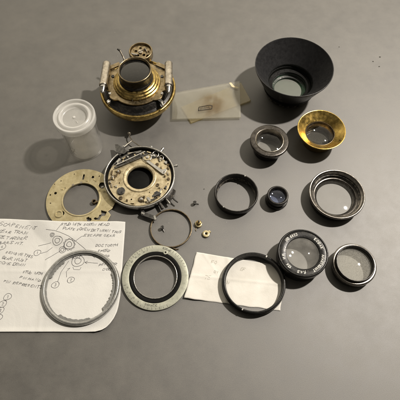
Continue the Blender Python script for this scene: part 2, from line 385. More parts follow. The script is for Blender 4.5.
# ------------------------------------------------------------------ single-stroke lettering
F = {
'A': [[(0, 0), (.3, 1), (.6, 0)], [(.12, .38), (.48, .38)]],
'B': [[(0, 0), (0, 1), (.42, .95), (.5, .75), (.38, .55), (0, .52)], [(.38, .55), (.56, .38), (.52, .1), (.35, 0), (0, 0)]],
'C': [[(.55, .85), (.38, 1), (.15, .95), (.02, .65), (.03, .3), (.2, .03), (.42, .02), (.58, .15)]],
'D': [[(0, 0), (0, 1), (.3, .96), (.55, .72), (.56, .32), (.34, .04), (0, 0)]],
'E': [[(.52, 1), (0, 1), (0, 0), (.54, 0)], [(0, .52), (.42, .52)]],
'F': [[(.52, 1), (0, 1), (0, 0)], [(0, .52), (.42, .52)]],
'G': [[(.55, .85), (.38, 1), (.15, .95), (.02, .6), (.06, .2), (.25, 0), (.5, .1), (.55, .42), (.34, .42)]],
'H': [[(0, 0), (0, 1)], [(.55, 0), (.55, 1)], [(0, .5), (.55, .5)]],
'I': [[(.12, 0), (.14, 1)]],
'K': [[(0, 0), (0, 1)], [(.52, 1), (.02, .45), (.56, 0)]],
'L': [[(0, 1), (0, 0), (.5, 0)]],
'M': [[(0, 0), (.05, 1), (.35, .35), (.64, 1), (.7, 0)]],
'N': [[(0, 0), (.02, 1), (.52, 0), (.55, 1)]],
'O': [[(.3, 1), (.08, .85), (0, .5), (.1, .12), (.3, 0), (.5, .12), (.6, .5), (.52, .86), (.3, 1)]],
'P': [[(0, 0), (0, 1), (.4, .96), (.52, .75), (.4, .52), (0, .48)]],
'R': [[(0, 0), (0, 1), (.4, .96), (.52, .75), (.4, .54), (0, .5), (.55, 0)]],
'S': [[(.52, .87), (.3, 1), (.06, .86), (.08, .62), (.46, .42), (.52, .18), (.3, 0), (.02, .12)]],
'T': [[(-.02, 1), (.58, 1)], [(.28, 1), (.27, 0)]],
'U': [[(0, 1), (.02, .25), (.2, 0), (.42, .04), (.54, .28), (.55, 1)]],
'V': [[(0, 1), (.28, 0), (.56, 1)]],
'W': [[(0, 1), (.18, 0), (.38, .7), (.56, 0), (.76, 1)]],
'Y': [[(0, 1), (.28, .5), (.56, 1)], [(.28, .5), (.2, 0)]],
'0': [[(.28, 1), (.06, .8), (.04, .25), (.26, 0), (.48, .2), (.5, .8), (.28, 1)]],
'1': [[(.08, .78), (.26, 1), (.26, 0)]],
'2': [[(.02, .78), (.2, 1), (.44, .92), (.46, .66), (0, 0), (.52, 0)]],
'3': [[(.02, .9), (.3, 1), (.48, .8), (.2, .54), (.5, .3), (.3, 0), (0, .1)]],
'4': [[(.4, 0), (.4, 1), (0, .34), (.56, .34)]],
'5': [[(.48, 1), (.08, 1), (.05, .56), (.34, .6), (.5, .34), (.32, .02), (.02, .06)]],
'6': [[(.44, .95), (.14, .7), (.04, .3), (.22, 0), (.46, .14), (.44, .42), (.2, .5), (.06, .34)]],
'8': [[(.26, .54), (.06, .76), (.26, 1), (.46, .78), (.26, .54), (.02, .26), (.26, 0), (.52, .26), (.26, .54)]],
'f': [[(.5, .95), (.36, 1), (.26, .8), (.2, -.1), (.05, -.2)], [(.04, .58), (.44, .58)]],
'.': [[(.08, 0), (.16, .04)]],
}
def strokes(mb, text, place, h, w, jit=0., slant=0., gap=.22, stretch=1.):
    """ribbons along letter strokes; place(u, v) -> point on the surface"""
    u0 = 0.
    for chx in text:
        if chx == ' ': u0 += h * .5 * stretch; continue
        g = F[chx]; wid = max(p[0] for st in g for p in st)
        sc = h * (1 + random.uniform(-.25, .2) * jit); dy = random.uniform(-.16, .16) * jit * h
        for st in g:
            P = [(u0 + (x + slant * y + random.uniform(-.09, .09) * jit) * sc * stretch, dy + (y + random.uniform(-.08, .08) * jit) * sc) for x, y in st]
            ribbon(mb, P, place, w * random.uniform(.8, 1.15))
        u0 += (wid + gap) * h * stretch * (1 + random.uniform(-.2, .15) * jit)
    return u0
def ribbon(mb, P, place, w):
    P = [Vector(p) for p in P]; n = len(P); L = []; R = []
    for i in range(n):
        t = P[min(i + 1, n - 1)] - P[max(i - 1, 0)]
        t = t.normalized() if t.length > 1e-9 else Vector((1, 0))
        nn = Vector((-t.y, t.x)) * w / 2
        e = -t * w / 2 if i == 0 else (t * w / 2 if i == n - 1 else Vector((0, 0)))
        a = P[i] + nn + e; b = P[i] - nn + e
        L.append(place(a.x, a.y)); R.append(place(b.x, b.y))
    o = len(mb.v)
    for a, b in zip(L, R): mb.v += [a, b]
    for i in range(n - 1): mb.f.append((o + 2 * i, o + 2 * i + 1, o + 2 * i + 3, o + 2 * i + 2))
def on_arc(R, a0, z):
    """text running clockwise, tops outward, starting at angle a0 (degrees)"""
    a = math.radians(a0)
    def pl(u, v):
        t = a - u / R
        return ((R + v) * math.cos(t), (R + v) * math.sin(t), z if not callable(z) else z(R + v))
    return pl

def lens_glass(r, ze, sag_top, sag_bot, thick):
    """biconvex element: edge height ze, centre bulges by the two sags"""
    P = []
    for i in range(25):
        q = r * i / 24; P.append((q, ze + thick / 2 + sag_top * (1 - (q / r) ** 2)))
    for i in range(24, -1, -1):
        q = r * i / 24; P.append((q, ze - thick / 2 - sag_bot * (1 - (q / r) ** 2)))
    return MB().lathe(P, 128, False, 0)

# ------------------------------------------------------------------ the table
tb = MB().box((0, 260, -12.5), (1500, 1100, 25)).build('tabletop', 'table'); tb['kind'] = 'structure'

# ------------------------------------------------------------------ handwritten sheet
def sm(a, b, x):
    t = max(0., min(1., (x - a) / (b - a))); return t * t * (3 - 2 * t)
def hz(x, y):
    h = .25 + .35 * noise.noise((x * .018, y * .022, 3.1)) + .2
    h += .32 * max(0., 1 - abs(x + 119 + .03 * y) / 2.2) + .22 * max(0., 1 - abs(y - 112) / 1.8)          # old folds
    h = max(h, .12)
    d = math.hypot(x + 101.8, y - 175.6); h = max(h, 2.75 * (1 - sm(33, 52, d)))          # rides over the brass plate
    d2 = math.hypot(x + 80.5, y - 168.5); h = max(h, 2.75 * (1 - sm(16, 30, d2)))
    dc = math.hypot(x + 92.6, y - 99.1)
    if x > -92 and y < 95: h += 4.2 * sm(33.5, 45, dc)                                    # lower right corner curls up
    if y < 69: h += .7 * (1 - sm(64.5, 69, y))
    return h
RE = [(157.2, -120), (154.5, -62.4), (120, -62.1), (92.2, -61.8), (84, -62.6), (79.8, -63.4), (75, -65.2), (71, -67.6), (68, -70.2), (66, -73.2), (64.9, -78)]
def right_edge(y):
    for (ya, xa), (yb, xb) in zip(RE[1:], RE[2:]):
        if yb <= y <= ya: return xa + (xb - xa) * (ya - y) / (ya - yb)
    return RE[1][1] if y > RE[1][0] else RE[-1][1]
def sheet(u, v):
    vv = v if v < .7 else .7 + .3 * (1 - max(0., 1 - (v - .7) / .3) ** 1.6)
    xl = -205; yb = 64.9
    x1 = right_edge(154.5 + (yb - 154.5) * vv); x = xl + (x1 - xl) * u
    ytop = 154.5 + 3.2 * sm(-110, -165, x) + .3 * noise.noise((x * .05, 0, 0))
    y = ytop + (yb - ytop) * vv + .25 * noise.noise((x * .04, 5, 0)) * vv
    return (x, y, hz(x, y))
note = thing('handwritten_note', 'white paper sheet covered in handwritten notes and gear sketch, under grey ring', 'paper', (-110, 110, 0))
NX, NY = -110, 110
mb = MB().grid(sheet, 110, 80); mb.v = [(x - NX, y - NY, z) for x, y, z in mb.v]
sh = mb.build('paper_sheet', 'paper', note)
sd = sh.modifiers.new('thickness', 'SOLIDIFY'); sd.thickness = .00012; sd.offset = -1
def on_sheet(x0, y0, ang=0.):
    ca, sa = math.cos(ang), math.sin(ang)
    def pl(u, v):
        x = x0 + u * ca - v * sa; y = y0 + u * sa + v * ca
        return (x - NX, y - NY, hz(x, y) + .09)
    return pl
LINES = [  # text, start x, y, angle, height, natural width target
 ('ESCAPEMENT', -172, 152.2, -.12, 3.6, 37), ('GEAR TRAIN', -167, 145.3, -.07, 3.1, 25), ('RETARDER', -166, 140.2, -.06, 3.1, 25),
 ('BARS MT.', -165, 135.6, -.06, 2.9, 22), ('REMOVE THIS', -157.6, 127.0, -.17, 2.7, 23), ('GEAR MUST', -160, 122.6, -.14, 2.6, 21),
 ('COME DOWN', -161.5, 118.2, -.10, 2.5, 23), ('STUD WITH', -140.8, 110.4, -.09, 2.4, 17), ('PIN HAND', -142.5, 106.4, -.16, 2.4, 17),
 ('PIN REPRESENTS', -154.5, 103.0, -.165, 2.6, 32),
 ('STUD WITH SCREW HEAD', -115.5, 150.8, -.01, 2.6, 41), ('PLATE SCREW BETWEEN THIS', -113.5, 147.0, -.05, 2.4, 49),
 ('ESCAPE GEAR', -95.2, 140.8, .02, 2.3, 26), ('DOG TOOTH', -85.0, 132.6, .03, 2.4, 18), ('SPEED', -83.0, 128.4, .02, 2.2, 11), ('DOG', -80.2, 124.3, .0, 2.0, 8),
 ('PIN FOR', -81, 116.6, .04, 2.2, 15), ('DOG', -77.4, 112.6, -.02, 2.2, 6.5), ('BODY', -103.2, 122.4, .12, 2.2, 7)]
for tx, x, y, a, h, wid in LINES:
    nat = sum((max(p[0] for st in F[c] for p in st) + .22) if c != ' ' else .5 for c in tx) * h
    h *= .80; nat *= .80
    mb = MB(); strokes(mb, tx, on_sheet(x, y, a), h, .33, 1.0, .22, .22, wid / nat)
    mb.build('handwriting', 'ink', note)
def loop(x, y, rx, ry, tilt=0., w=.3, turns=1.06):
    mb = MB(); n = 40; a0 = random.uniform(0, 6)
    P = []
    for i in range(n + 1):
        t = a0 + turns * 2 * PI * i / n; k = 1 + .05 * math.sin(3 * t + a0) + .05 * i / n
        p, q = rx * k * math.cos(t), ry * k * math.sin(t); P.append((p * math.cos(tilt) - q * math.sin(tilt), p * math.sin(tilt) + q * math.cos(tilt)))
    ribbon(mb, P, on_sheet(x, y), w); return mb
def drawn(P, w=.28):
    Q = []
    for (x0, y0), (x1, y1) in zip(P, P[1:]):
        k = max(2, int(math.hypot(x1 - x0, y1 - y0) / 1.2))
        for i in range(k): Q.append((x0 + (x1 - x0) * i / k, y0 + (y1 - y0) * i / k))
    Q.append(P[-1]); Q = [(x + .12 * noise.noise((x, y, 1)), y + .12 * noise.noise((x, y, 2))) for x, y in Q]
    mb = MB(); ribbon(mb, Q, on_sheet(0, 0), w); return mb
for x, y, r, ch_ in ((-131.9, 127.5, 2.5, '1'), (-101.8, 104.9, 2.5, '2'), (-113.4, 100.9, 2.7, '3'), (-161.8, 132.7, 3.0, '4'), (-148.9, 91.4, 2.7, '1'), (-151.7, 85.9, 2.7, '2'), (-152.6, 80.9, 2.6, '3'), (-152.6, 75.6, 2.5, '4')):
    mb = loop(x, y, r * 1.12, r * .86, .5); strokes(mb, ch_, on_sheet(x - .5, y - 1.1), 2.2, .32, .4, .1); mb.build('circled_number', 'ink', note)
for x, y, r in ((-121.6, 142.6, 1.7), (-116.8, 137.7, 3.9), (-106.6, 134.4, 4.0), (-111.9, 130.0, 2.6), (-98.2, 120.6, 4.9)):
    mb = loop(x, y, r, r * .95, 0, .34); l2 = loop(x, y, r * .5, r * .5, 0, .34); o = len(mb.v); mb.v += l2.v; mb.f += [tuple(i + o for i in f) for f in l2.f]
    if x == -106.6:                                                                  # scalloped gear outline
        P = [((r + .55 + .45 * math.cos(t * 11)) * math.cos(t), (r + .55 + .45 * math.cos(t * 11)) * math.sin(t)) for t in [2 * PI * i / 130 for i in range(131)]]
        ribbon(mb, P, on_sheet(x, y), .28)
    mb.build('gear_sketch', 'ink', note)
for P in ([(-127.3, 147.3), (-120, 146.2), (-114.3, 144.2), (-108, 141.4), (-102.8, 137.9), (-93.8, 131.0), (-84.8, 123.2)],
          [(-118.5, 146.3), (-115.6, 151.2)], [(-129, 127), (-124, 128.5), (-120.4, 132.0)], [(-132, 133.4), (-122, 136)], [(-124.6, 121.4), (-113.4, 129.2)],
          [(-101.5, 137.2), (-97, 141.0), (-95.5, 141.2)], [(-92.3, 119.4), (-82, 118.6)], [(-92.3, 119.4), (-90.2, 120.4)], [(-92.3, 119.4), (-90.5, 118.2)],
          [(-112, 103.4), (-110.5, 111), (-105.6, 120.4)], [(-105.4, 107.2), (-106.2, 111.5), (-103.8, 114.6)], [(-103.8, 114.6), (-105.6, 113.8)], [(-101.4, 115.4), (-100.6, 113.4), (-95.8, 113.2), (-95, 115.2)]):
    drawn(P).build('sketch_line', 'ink', note)
drawn([(-70.6, 115.8), (-69.4, 116.2), (-68.6, 115.4)], .5).build('red_mark', 'red_ink', note)

# ------------------------------------------------------------------ loose slip of paper under the black ring
C4 = [(-2.8, 128.0), (68.0, 116.0), (61.5, 80.6), (-12.4, 90.4)]
cardX, cardY = 26, 104
def slip(u, v):
    uu = u; vv = v
    a = [C4[0][i] * (1 - uu) + C4[1][i] * uu for i in (0, 1)]; b = [C4[3][i] * (1 - uu) + C4[2][i] * uu for i in (0, 1)]
    x = a[0] * (1 - vv) + b[0] * vv; y = a[1] * (1 - vv) + b[1] * vv
    y += .7 * noise.noise((x * .12, 9, 0)) * (vv > .5) * (2 * vv - 1); x += .5 * noise.noise((3, y * .15, 0))
    z = .3 + .3 * (noise.noise((x * .05, y * .06, 7)) + .5) + 1.6 * (1 - sm(0, .3, u)) * (.4 + .6 * sm(.4, 1, v))
    z += .45 * max(0., 1 - abs(u - .36 - .08 * v) / .03) + .35 * max(0., 1 - abs(v - .52 + .1 * u) / .04) + .3 * max(0., 1 - abs(u - .08 - .5 * v) / .02) * (v < .5)
    return (x - cardX, y - cardY, max(z, .15))
slp = thing('paper_slip', 'torn cream paper slip with faint pencil lines, lying under thin black ring', 'paper', (cardX, cardY, 0))
o = MB().grid(slip, 60, 40).build('slip_sheet', 'card', slp)
sd = o.modifiers.new('thickness', 'SOLIDIFY'); sd.thickness = .00015; sd.offset = -1
for tx, u, v, h, wd in (('FO', .19, .2, 3.2, .3), ('TE', .16, .55, 3.2, .3), ('OM', .24, .40, 2.6, .3), ('IN', .40, .58, 2.4, .3), ('EF', .52, .25, 2.4, .3)):
    mb = MB()
    def pl(a, b, u=u, v=v):
        p = slip(min(.999, u + a / 74), max(0, v - b / 38)); return (p[0], p[1], p[2] + .12)
    strokes(mb, tx, pl, h, .3, .9, .15); mb.build('pencil_mark', 'pencil', slp)

# ------------------------------------------------------------------ grey knurled ring on the note
t = thing('grey_ring', 'large grey metal ring with notched inner flange lying on handwritten note', 'ring', (-92.6, 99.1, .75))
mb = MB(); mb.lathe([(28.4, 0), (30.1, 0), (30.1, 2.6), (29.3, 3.6), (28.0, 3.6), (27.4, 2.4)], 160, True, .2); mb.build('rim', 'alu', t)
mb = MB()
for k in range(150):
    a = 2 * PI * k / 150; mb.box((30.0 * math.cos(a), 30.0 * math.sin(a), 1.3), (.36, .62, 2.0), a)
o = mb.build('knurling', 'alu', t); o['kind'] = 'stuff'
P = []
rr = 26.3
rnd = random.Random(4)
for k in range(180):
    a = 360 * k / 180
    if   -1 <= a < 28: q = 25.0 + .35 * math.sin(a * 1.3)
    elif 28 <= a < 60: q = 26.9
    elif 60 <= a < 128: q = 26.6
    elif 128 <= a < 165: q = 25.2 + .3 * math.sin(a)
    elif 165 <= a < 238: q = 26.8
    elif 238 <= a < 292: q = 25.3 + .2 * math.sin(a * .7)
    elif 292 <= a < 318: q = 26.7
    else: q = 24.6 + .5 * math.sin(a * .9)
    q += rnd.uniform(-.12, .12); P.append((q * math.cos(math.radians(a)), q * math.sin(math.radians(a))))
link('inner_flange', plate(circ(0, 0, 28.5, 120), [P], .8, .3, .08), 'alu_in', t)

# ------------------------------------------------------------------ round dial plate with engraved scales
t = thing('dial_ring', 'flat greenish grey shutter dial ring with black band and engraved scale', 'dial', (-35.1, 106.6, .35), (math.radians(3.4), 0, 0))
t.location.z = .0019
mb = MB(); mb.lathe([(20.6, 0), (26.0, 0), (26.2, .5), (26.0, 1.3), (20.6, 1.3)], 144, True, .12); mb.build('dial_face', 'dial', t)
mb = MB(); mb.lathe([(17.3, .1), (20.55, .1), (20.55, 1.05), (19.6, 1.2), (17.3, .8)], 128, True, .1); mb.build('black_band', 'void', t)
mb = MB(); mb.lathe([(16.6, .0), (17.25, .0), (17.25, 1.5), (16.6, 1.5)], 128, True, .1); mb.build('inner_rim', 'steel', t)
mb = MB(); mb.lathe([(.75, 0), (1.7, 0), (1.7, .5), (.75, .5)], 24, True, .1, (7.4 * 1.0, 19.9, 1.05)); mb.build('eyelet', 'dial', t)
mb = MB(); mb.lathe([(0, 0), (.74, 0), (.74, .3), (0, .3)], 24, False, .05, (7.4, 19.9, 1.06)); mb.build('eyelet_hole', 'black', t)
def dial_text(tx, a, R, h, w=.24, name='engraved_lettering'):
    mb = MB(); strokes(mb, tx, on_arc(R, a, 1.325), h, w, .1, 0, .25); mb.build(name, 'dark_print', t)
dial_text('KODAK', 77, 23.2, 1.7, .3)
mb = MB()
# bottom word, reading left to right with its tops toward the centre
def on_arc_in(R, a0, z):
    a = math.radians(a0)
    return lambda u, v: ((R - v) * math.cos(a + u / R), (R - v) * math.sin(a + u / R), z)
strokes(mb, 'DIOMATIC', on_arc_in(23.0, -108, 1.325), 1.6, .3, .1, 0, .3); mb.build('engraved_lettering', 'dark_print', t)
mb = MB()
for a in list(range(98, 160, 5)) + list(range(196, 300, 7)) + list(range(20, 62, 6)):
    q = math.radians(a); r0 = 24.3 if a % 2 else 23.6
    mb.box(((r0 + 25.5) / 2 * math.cos(q), (r0 + 25.5) / 2 * math.sin(q), 1.315), (25.5 - r0, .22, .03), q)
mb.build('engraved_ticks', 'dark_print', t)
for tx, a in (('100', 150), ('50', 138), ('25', 128), ('10', 118), ('5', 109), ('45', 200), ('32', 212), ('22', 224), ('16', 236)):
    dial_text(tx, a, 22.0, 1.1, .18, 'engraved_number') if a < 180 else None
    if a > 180:
        mb = MB(); strokes(mb, tx, on_arc_in(23.4, a, 1.325), 1.1, .18, .1); mb.build('engraved_number', 'dark_print', t)

# ------------------------------------------------------------------ thin brown ring
t = MB(); t.lathe([(16.5, 0), (17.36, 0), (17.36, 2.3), (16.5, 2.3)], 128, True, .15)
ring = thing('thin_ring', 'thin dark brass ring with a small lug, lying between mechanism and dial', 'ring', (-24, 148.8, 0))
t.build('band', 'bronze', ring)
mb = MB(); mb.bar((1.2, -17.0), (4.6, -18.6), .8, .2, 1.6); mb.bar((4.6, -18.6), (6.6, -18.2), .6, .3, 1.2); mb.build('lug', 'bronze', ring)

# ------------------------------------------------------------------ thin black ring on slip
t = thing('black_ring', 'thin glossy black retaining ring lying on torn cream paper slip', 'ring', (41.8, 101.4, .6))
mb = MB(); mb.lathe([(21.8, 0), (23.9, 0), (24.4, .8), (24.4, 5.6), (23.9, 6.4), (22.6, 6.4), (22.2, 3.0), (21.8, 2.8)], 128, True, .25); mb.build('band', 'black', t)
mb = MB(); mb.lathe([(24.0, 2.2), (24.85, 2.2), (24.85, 3.2), (24.0, 3.2)], 128, True, .15); mb.build('collar', 'black_worn', t)
for a in (245, 62):
    mb = MB(); q = math.radians(a); mb.box((23.35 * math.cos(q), 23.35 * math.sin(q), 6.3), (1.5, .9, .5), q); mb.build('notch_mark', 'steel', t)

# ------------------------------------------------------------------ deep matte retaining ring
t = thing('retaining_ring', 'dark matte retaining ring with a small bright notch, open in the middle', 'ring', (30.7, 178.4, 0)); t.scale = (1, 1, 1.17)
gap = math.radians(4)
mb = MB(); mb.lathe([(16.6, 0), (17.6, 0), (17.8, 4.5), (18.6, 5.2), (18.6, 7.6), (18.2, 8.2), (17.5, 8.2), (17.2, 5.0), (16.6, 4.6)], 128, True, .2, (0, 0, 0)); mb.build('band', 'black_worn', t)
mb = MB()
for k in range(5):
    z = .6 + k * .75; mb.lathe([(16.2, z), (16.7, z - .28), (16.7, z + .28)], 96, True, 0)
mb.build('inner_thread', 'black_worn', t)
for a in (63, 231):
    mb = MB(); q = math.radians(a); mb.box((17.75 * math.cos(q), 17.75 * math.sin(q), 8.15), (1.1, .9, .35), q); mb.build('notch', 'steel', t)

# ------------------------------------------------------------------ lens hood
t = thing('lens_hood', 'wide black conical lens hood standing on its threaded base', 'lens hood', (86.6, 297.2, 0), (0, 0, 0)); t.scale = (.992, .992, 1.1)
mb = MB(); mb.lathe([(25.2, 9.5), (26.6, 10.2), (36.1, 28.6), (36.4, 30), (35.7, 30.2), (35.2, 29.2), (22.2, 12.6), (21.4, 11.6), (21.4, 9.5)], 160, True, .25); mb.build('cone', 'black_matte', t)
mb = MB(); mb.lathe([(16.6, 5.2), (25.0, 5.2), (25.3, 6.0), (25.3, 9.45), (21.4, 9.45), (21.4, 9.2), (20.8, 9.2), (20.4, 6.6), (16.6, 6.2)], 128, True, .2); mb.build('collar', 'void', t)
mb = MB(); mb.lathe([(14.0, 0), (22.6, 0), (22.6, 5.15), (16.5, 5.15), (16.3, 2.4), (14.0, 2.0)], 128, True, .2); mb.build('base_ring', 'black_matte', t)
mb = MB()
for k in range(4):
    z = 1.1 + k * 1.05; mb.lathe([(22.5, z - .36), (23.25, z), (22.5, z + .36)], 128, True, 0)
mb.build('thread', 'black_worn', t)
mb = lens_glass(16.3, 3.6, .5, .2, .8); mb.build('filter_glass', 'glass_green', t)

# ------------------------------------------------------------------ film canister
t = thing('film_canister', 'frosted clear plastic film canister with milky snap lid standing on the table', 'canister', (-103.9, 230.2, 0))
mb = MB(); mb.lathe([(0, .9), (13.6, .9), (14.5, .0), (15.1, .5), (15.4, 40.5), (14.5, 40.5), (14.2, 1.9), (0, 1.7)], 96, False, .25); mb.build('body', 'frost', t)
mb = MB(); mb.lathe([(10.0, 43.4), (10.2, 43.4), (10.8, 43.8), (11.2, 46.2), (12.4, 46.6), (13.4, 46.0), (14.0, 44.4), (15.0, 44.4), (15.6, 46.6), (17.0, 47.0), (17.5, 46.2), (17.5, 40.6), (16.9, 40.2), (15.9, 40.2), (15.9, 43.0), (13.0, 43.0), (10.0, 42.3)], 96, True, .3); mb.build('lid', 'frost_lid', t)
mb = MB(); mb.lathe([(0, 43.2), (9.98, 43.2), (9.98, 42.5), (0, 42.5)], 64, False, 0); mb.build('lid_panel', 'frost_thin', t)
mb = MB(); mb.lathe([(0, 0), (1.2, 0), (1.0, .5), (0, .6)], 20, False, .1, (-.6, .6, 43.4)); mb.build('moulding_nub', 'frost_lid', t)
mb = MB(); mb.tube([(1.2, -3.2, 43.6), (2.6, -4.2, 43.6), (3.2, -5.6, 43.6)], .22); mb.build('moulding_mark', 'frost_lid', t)
mb = MB(); mb.tube([(-9.5, -11.9, 9), (-5.5, -14.1, 15), (-4.2, -14.6, 19)], .3); mb.tube([(-4.4, -14.5, 9), (-8.6, -12.5, 16)], .28); mb.build('embossed_mark', 'frost_lid', t)

# ------------------------------------------------------------------ two glass plates
def glass_plate(name, label, P, z0, z1, mat):
    cx = sum(p[0] for p in P) / 4; cy_ = sum(p[1] for p in P) / 4
    t = thing(name, label, 'glass plate', (cx, cy_, 0))
    Q = [(x - cx, y - cy_) for x, y in P]
    mb = MB(); mb.prism(list(reversed(Q)), z0, z1)
    me = mb.mesh('pane'); bm = bmesh.new(); bm.from_mesh(me); bmesh.ops.bevel(bm, geom=bm.edges[:], offset=.00015, segments=1, affect='EDGES'); bm.to_mesh(me); bm.free()
    me.set_sharp_from_angle(angle=math.radians(20))
    link('pane', me, mat, t); return t, (cx, cy_)
tB, cB = glass_plate('glass_plate', 'yellowed glass plate turned askew, lying lower of the two stacked plates', [(-18.2, 275.0), (40.5, 305.4), (49.2, 282.8), (-8.4, 256.1)], .3, 1.7, 'plate_b')
tA, cA = glass_plate('glass_plate', 'dusty clear glass plate with brown stain, lying on top of the yellowed one', [(-26.6, 290.6), (38.9, 305.7), (38.5, 261.2), (-26.2, 259.2)], 2.0, 3.6, 'plate_a')
def blob(cx, cy_, rx, ry, seed, n=40):
    return [((cx + rx * (1 + .35 * noise.noise((math.cos(a) * 1.3, math.sin(a) * 1.3, seed))) * math.cos(a)), (cy_ + ry * (1 + .35 * noise.noise((math.cos(a) * 1.3, math.sin(a) * 1.3, seed + 5))) * math.sin(a))) for a in [2 * PI * i / n for i in range(n)]]
mb = MB()
L0 = [(-1.5, 268.6), (11.2, 270.8), (11.4, 274.6), (9.0, 275.2), (-1.2, 272.8), (-1.5, 268.6)]
for q in range(2):
    ribbon(mb, [(x - cA[0] + q * .25, y - cA[1] + q * .3) for x, y in L0], lambda u, v: (u, v, 3.80), .5)
ribbon(mb, [(.2 + q_ * .62 - cA[0], 270.3 - cA[1] + q_ * .12 + (1.9 if q_ % 2 else 0) + .5 * math.sin(q_ * 2.1)) for q_ in range(15)], lambda u, v: (u, v, 3.80), .4)
mb.build('ink_scribble', 'dark_print', tA)
mb = MB(); P = [(28.6, 303.0), (31.0, 298.0), (36.0, 295.8), (38.3, 297.2), (33.2, 299.2), (30.6, 303.4)]
mb.prism([(x - cA[0], y - cA[1]) for x, y in P], 3.66, 3.76); mb.build('tape_scrap', 'tape', tA)

# ------------------------------------------------------------------ lenses
# flared brass lens
t = thing('brass_lens', 'small lens in a flared yellow brass mount, beside the gunmetal lens', 'lens', (108.1, 237.7, 0)); t.scale = (.99, .99, 1.2)
mb = MB(); mb.lathe([(14.2, 9.0), (20.9, 13.0), (21.7, 13.8), (21.5, 14.5), (20.8, 14.4), (14.6, 9.9), (13.4, 9.5), (13.4, 7.5)], 128, True, .2); mb.build('flared_rim', 'brass', t)
mb = MB(); mb.lathe([(11.6, 0), (14.0, 0), (14.4, 1.0), (14.4, 8.9), (13.3, 9.0), (13.0, 7.2), (12.4, 6.4), (11.6, 5.0)], 112, True, .2); mb.build('barrel', 'brass_dull', t)
mb = MB(); mb.lathe([(12.3, 7.5), (13.3, 7.5), (13.3, 9.4), (12.9, 9.5)], 112, True, .1); mb.build('glass_seat', 'bronze', t)
lens_glass(12.6, 7.6, 1.8, 2.4, 1.0).build('glass_element', 'glass', t)
lens_glass(11.8, 2.5, .6, 1.2, .8).build('rear_element', 'glass_smoke', t)

# gunmetal lens
t = thing('gunmetal_lens', 'small lens with flat dark gunmetal flange below the black hood', 'lens', (61.5, 227.4, 0)); t.scale = (1, 1, 1.14)
mb = MB(); mb.lathe([(11.9, 10.6), (16.4, 10.6), (17.2, 11.2), (17.2, 12.4), (16.6, 13.0), (12.6, 13.1), (11.9, 12.4)], 128, True, .25); mb.build('flange', 'gun', t)
mb = MB(); mb.lathe([(11.4, 9.0), (12.0, 9.0), (12.6, 13.2), (12.0, 13.5), (11.5, 12.8)], 112, True, .12); mb.build('inner_rim', 'nickel', t)
mb = MB(); mb.lathe([(10.4, 0), (12.6, 0), (13.0, .6), (13.0, 10.5), (11.8, 10.5), (11.3, 8.9), (10.6, 8.0)], 112, True, .2); mb.build('barrel', 'black_worn', t)
lens_glass(11.45, 10.3, 1.6, 2.2, 1.0).build('glass_element', 'glass', t)
lens_glass(10.5, 3.0, .4, 1.4, .8).build('rear_element', 'glass', t)

# small black lens
t = thing('small_lens', 'smallest lens, stepped black barrel with bluish coated glass', 'lens', (65.5, 175.4, 0))
mb = MB(); mb.lathe([(6.6, 0), (9.3, 0), (9.5, .5), (9.5, 3.2), (9.0, 3.7), (7.0, 3.7), (6.6, 3.0)], 96, True, .2); mb.build('base_ring', 'black_worn', t)
mb = MB(); mb.lathe([(6.4, 3.75), (8.5, 3.75), (8.5, 5.6), (9.0, 6.0), (9.0, 9.6), (8.5, 10.1), (7.6, 10.1), (6.5, 8.6)], 96, True, .2); mb.build('barrel', 'black_worn', t)
lens_glass(6.6, 7.8, 1.4, 1.0, .8).build('glass_element', 'glass_blue', t)
lens_glass(6.4, 2.0, -.4, .8, .9).build('rear_element', 'glass_blue', t)

# wide ring-mounted element
t = thing('ring_mounted_lens', 'wide shallow lens in dark polished ring mount, at right of the small lens', 'lens', (115.3, 176.7, 0)); t.scale = (1, 1, 1.06)
mb = MB(); mb.lathe([(21.0, 6.8), (22.6, 7.0), (23.6, 8.2), (23.6, 9.3), (23.1, 10.0), (22.2, 9.9), (21.5, 8.9), (20.2, 8.3), (20.2, 6.8)], 144, True, .2); mb.build('rim', 'gun_light', t)
mb = MB(); mb.lathe([(15.2, 0), (20.6, 0), (21.3, .6), (21.6, 6.75), (20.0, 6.75), (19.4, 4.6), (17.6, 4.0), (16.4, 1.6), (15.2, 1.0)], 144, True, .2); mb.build('mount', 'gun', t)
mb = MB()
for k in range(3):
    z = 5.0 + k * .85; mb.lathe([(19.3, z), (20.2, z - .3), (20.2, z + .3)], 112, True, 0)
mb.build('inner_thread', 'black_worn', t)
mb = MB(); mb.lathe([(16.7, 2.9), (18.4, 2.9), (18.4, 4.4), (17.3, 4.1)], 112, True, .1); mb.build('seat_ring', 'gun', t)
lens_glass(16.6, 3.2, 1.2, .5, .9).build('glass_element', 'glass', t)

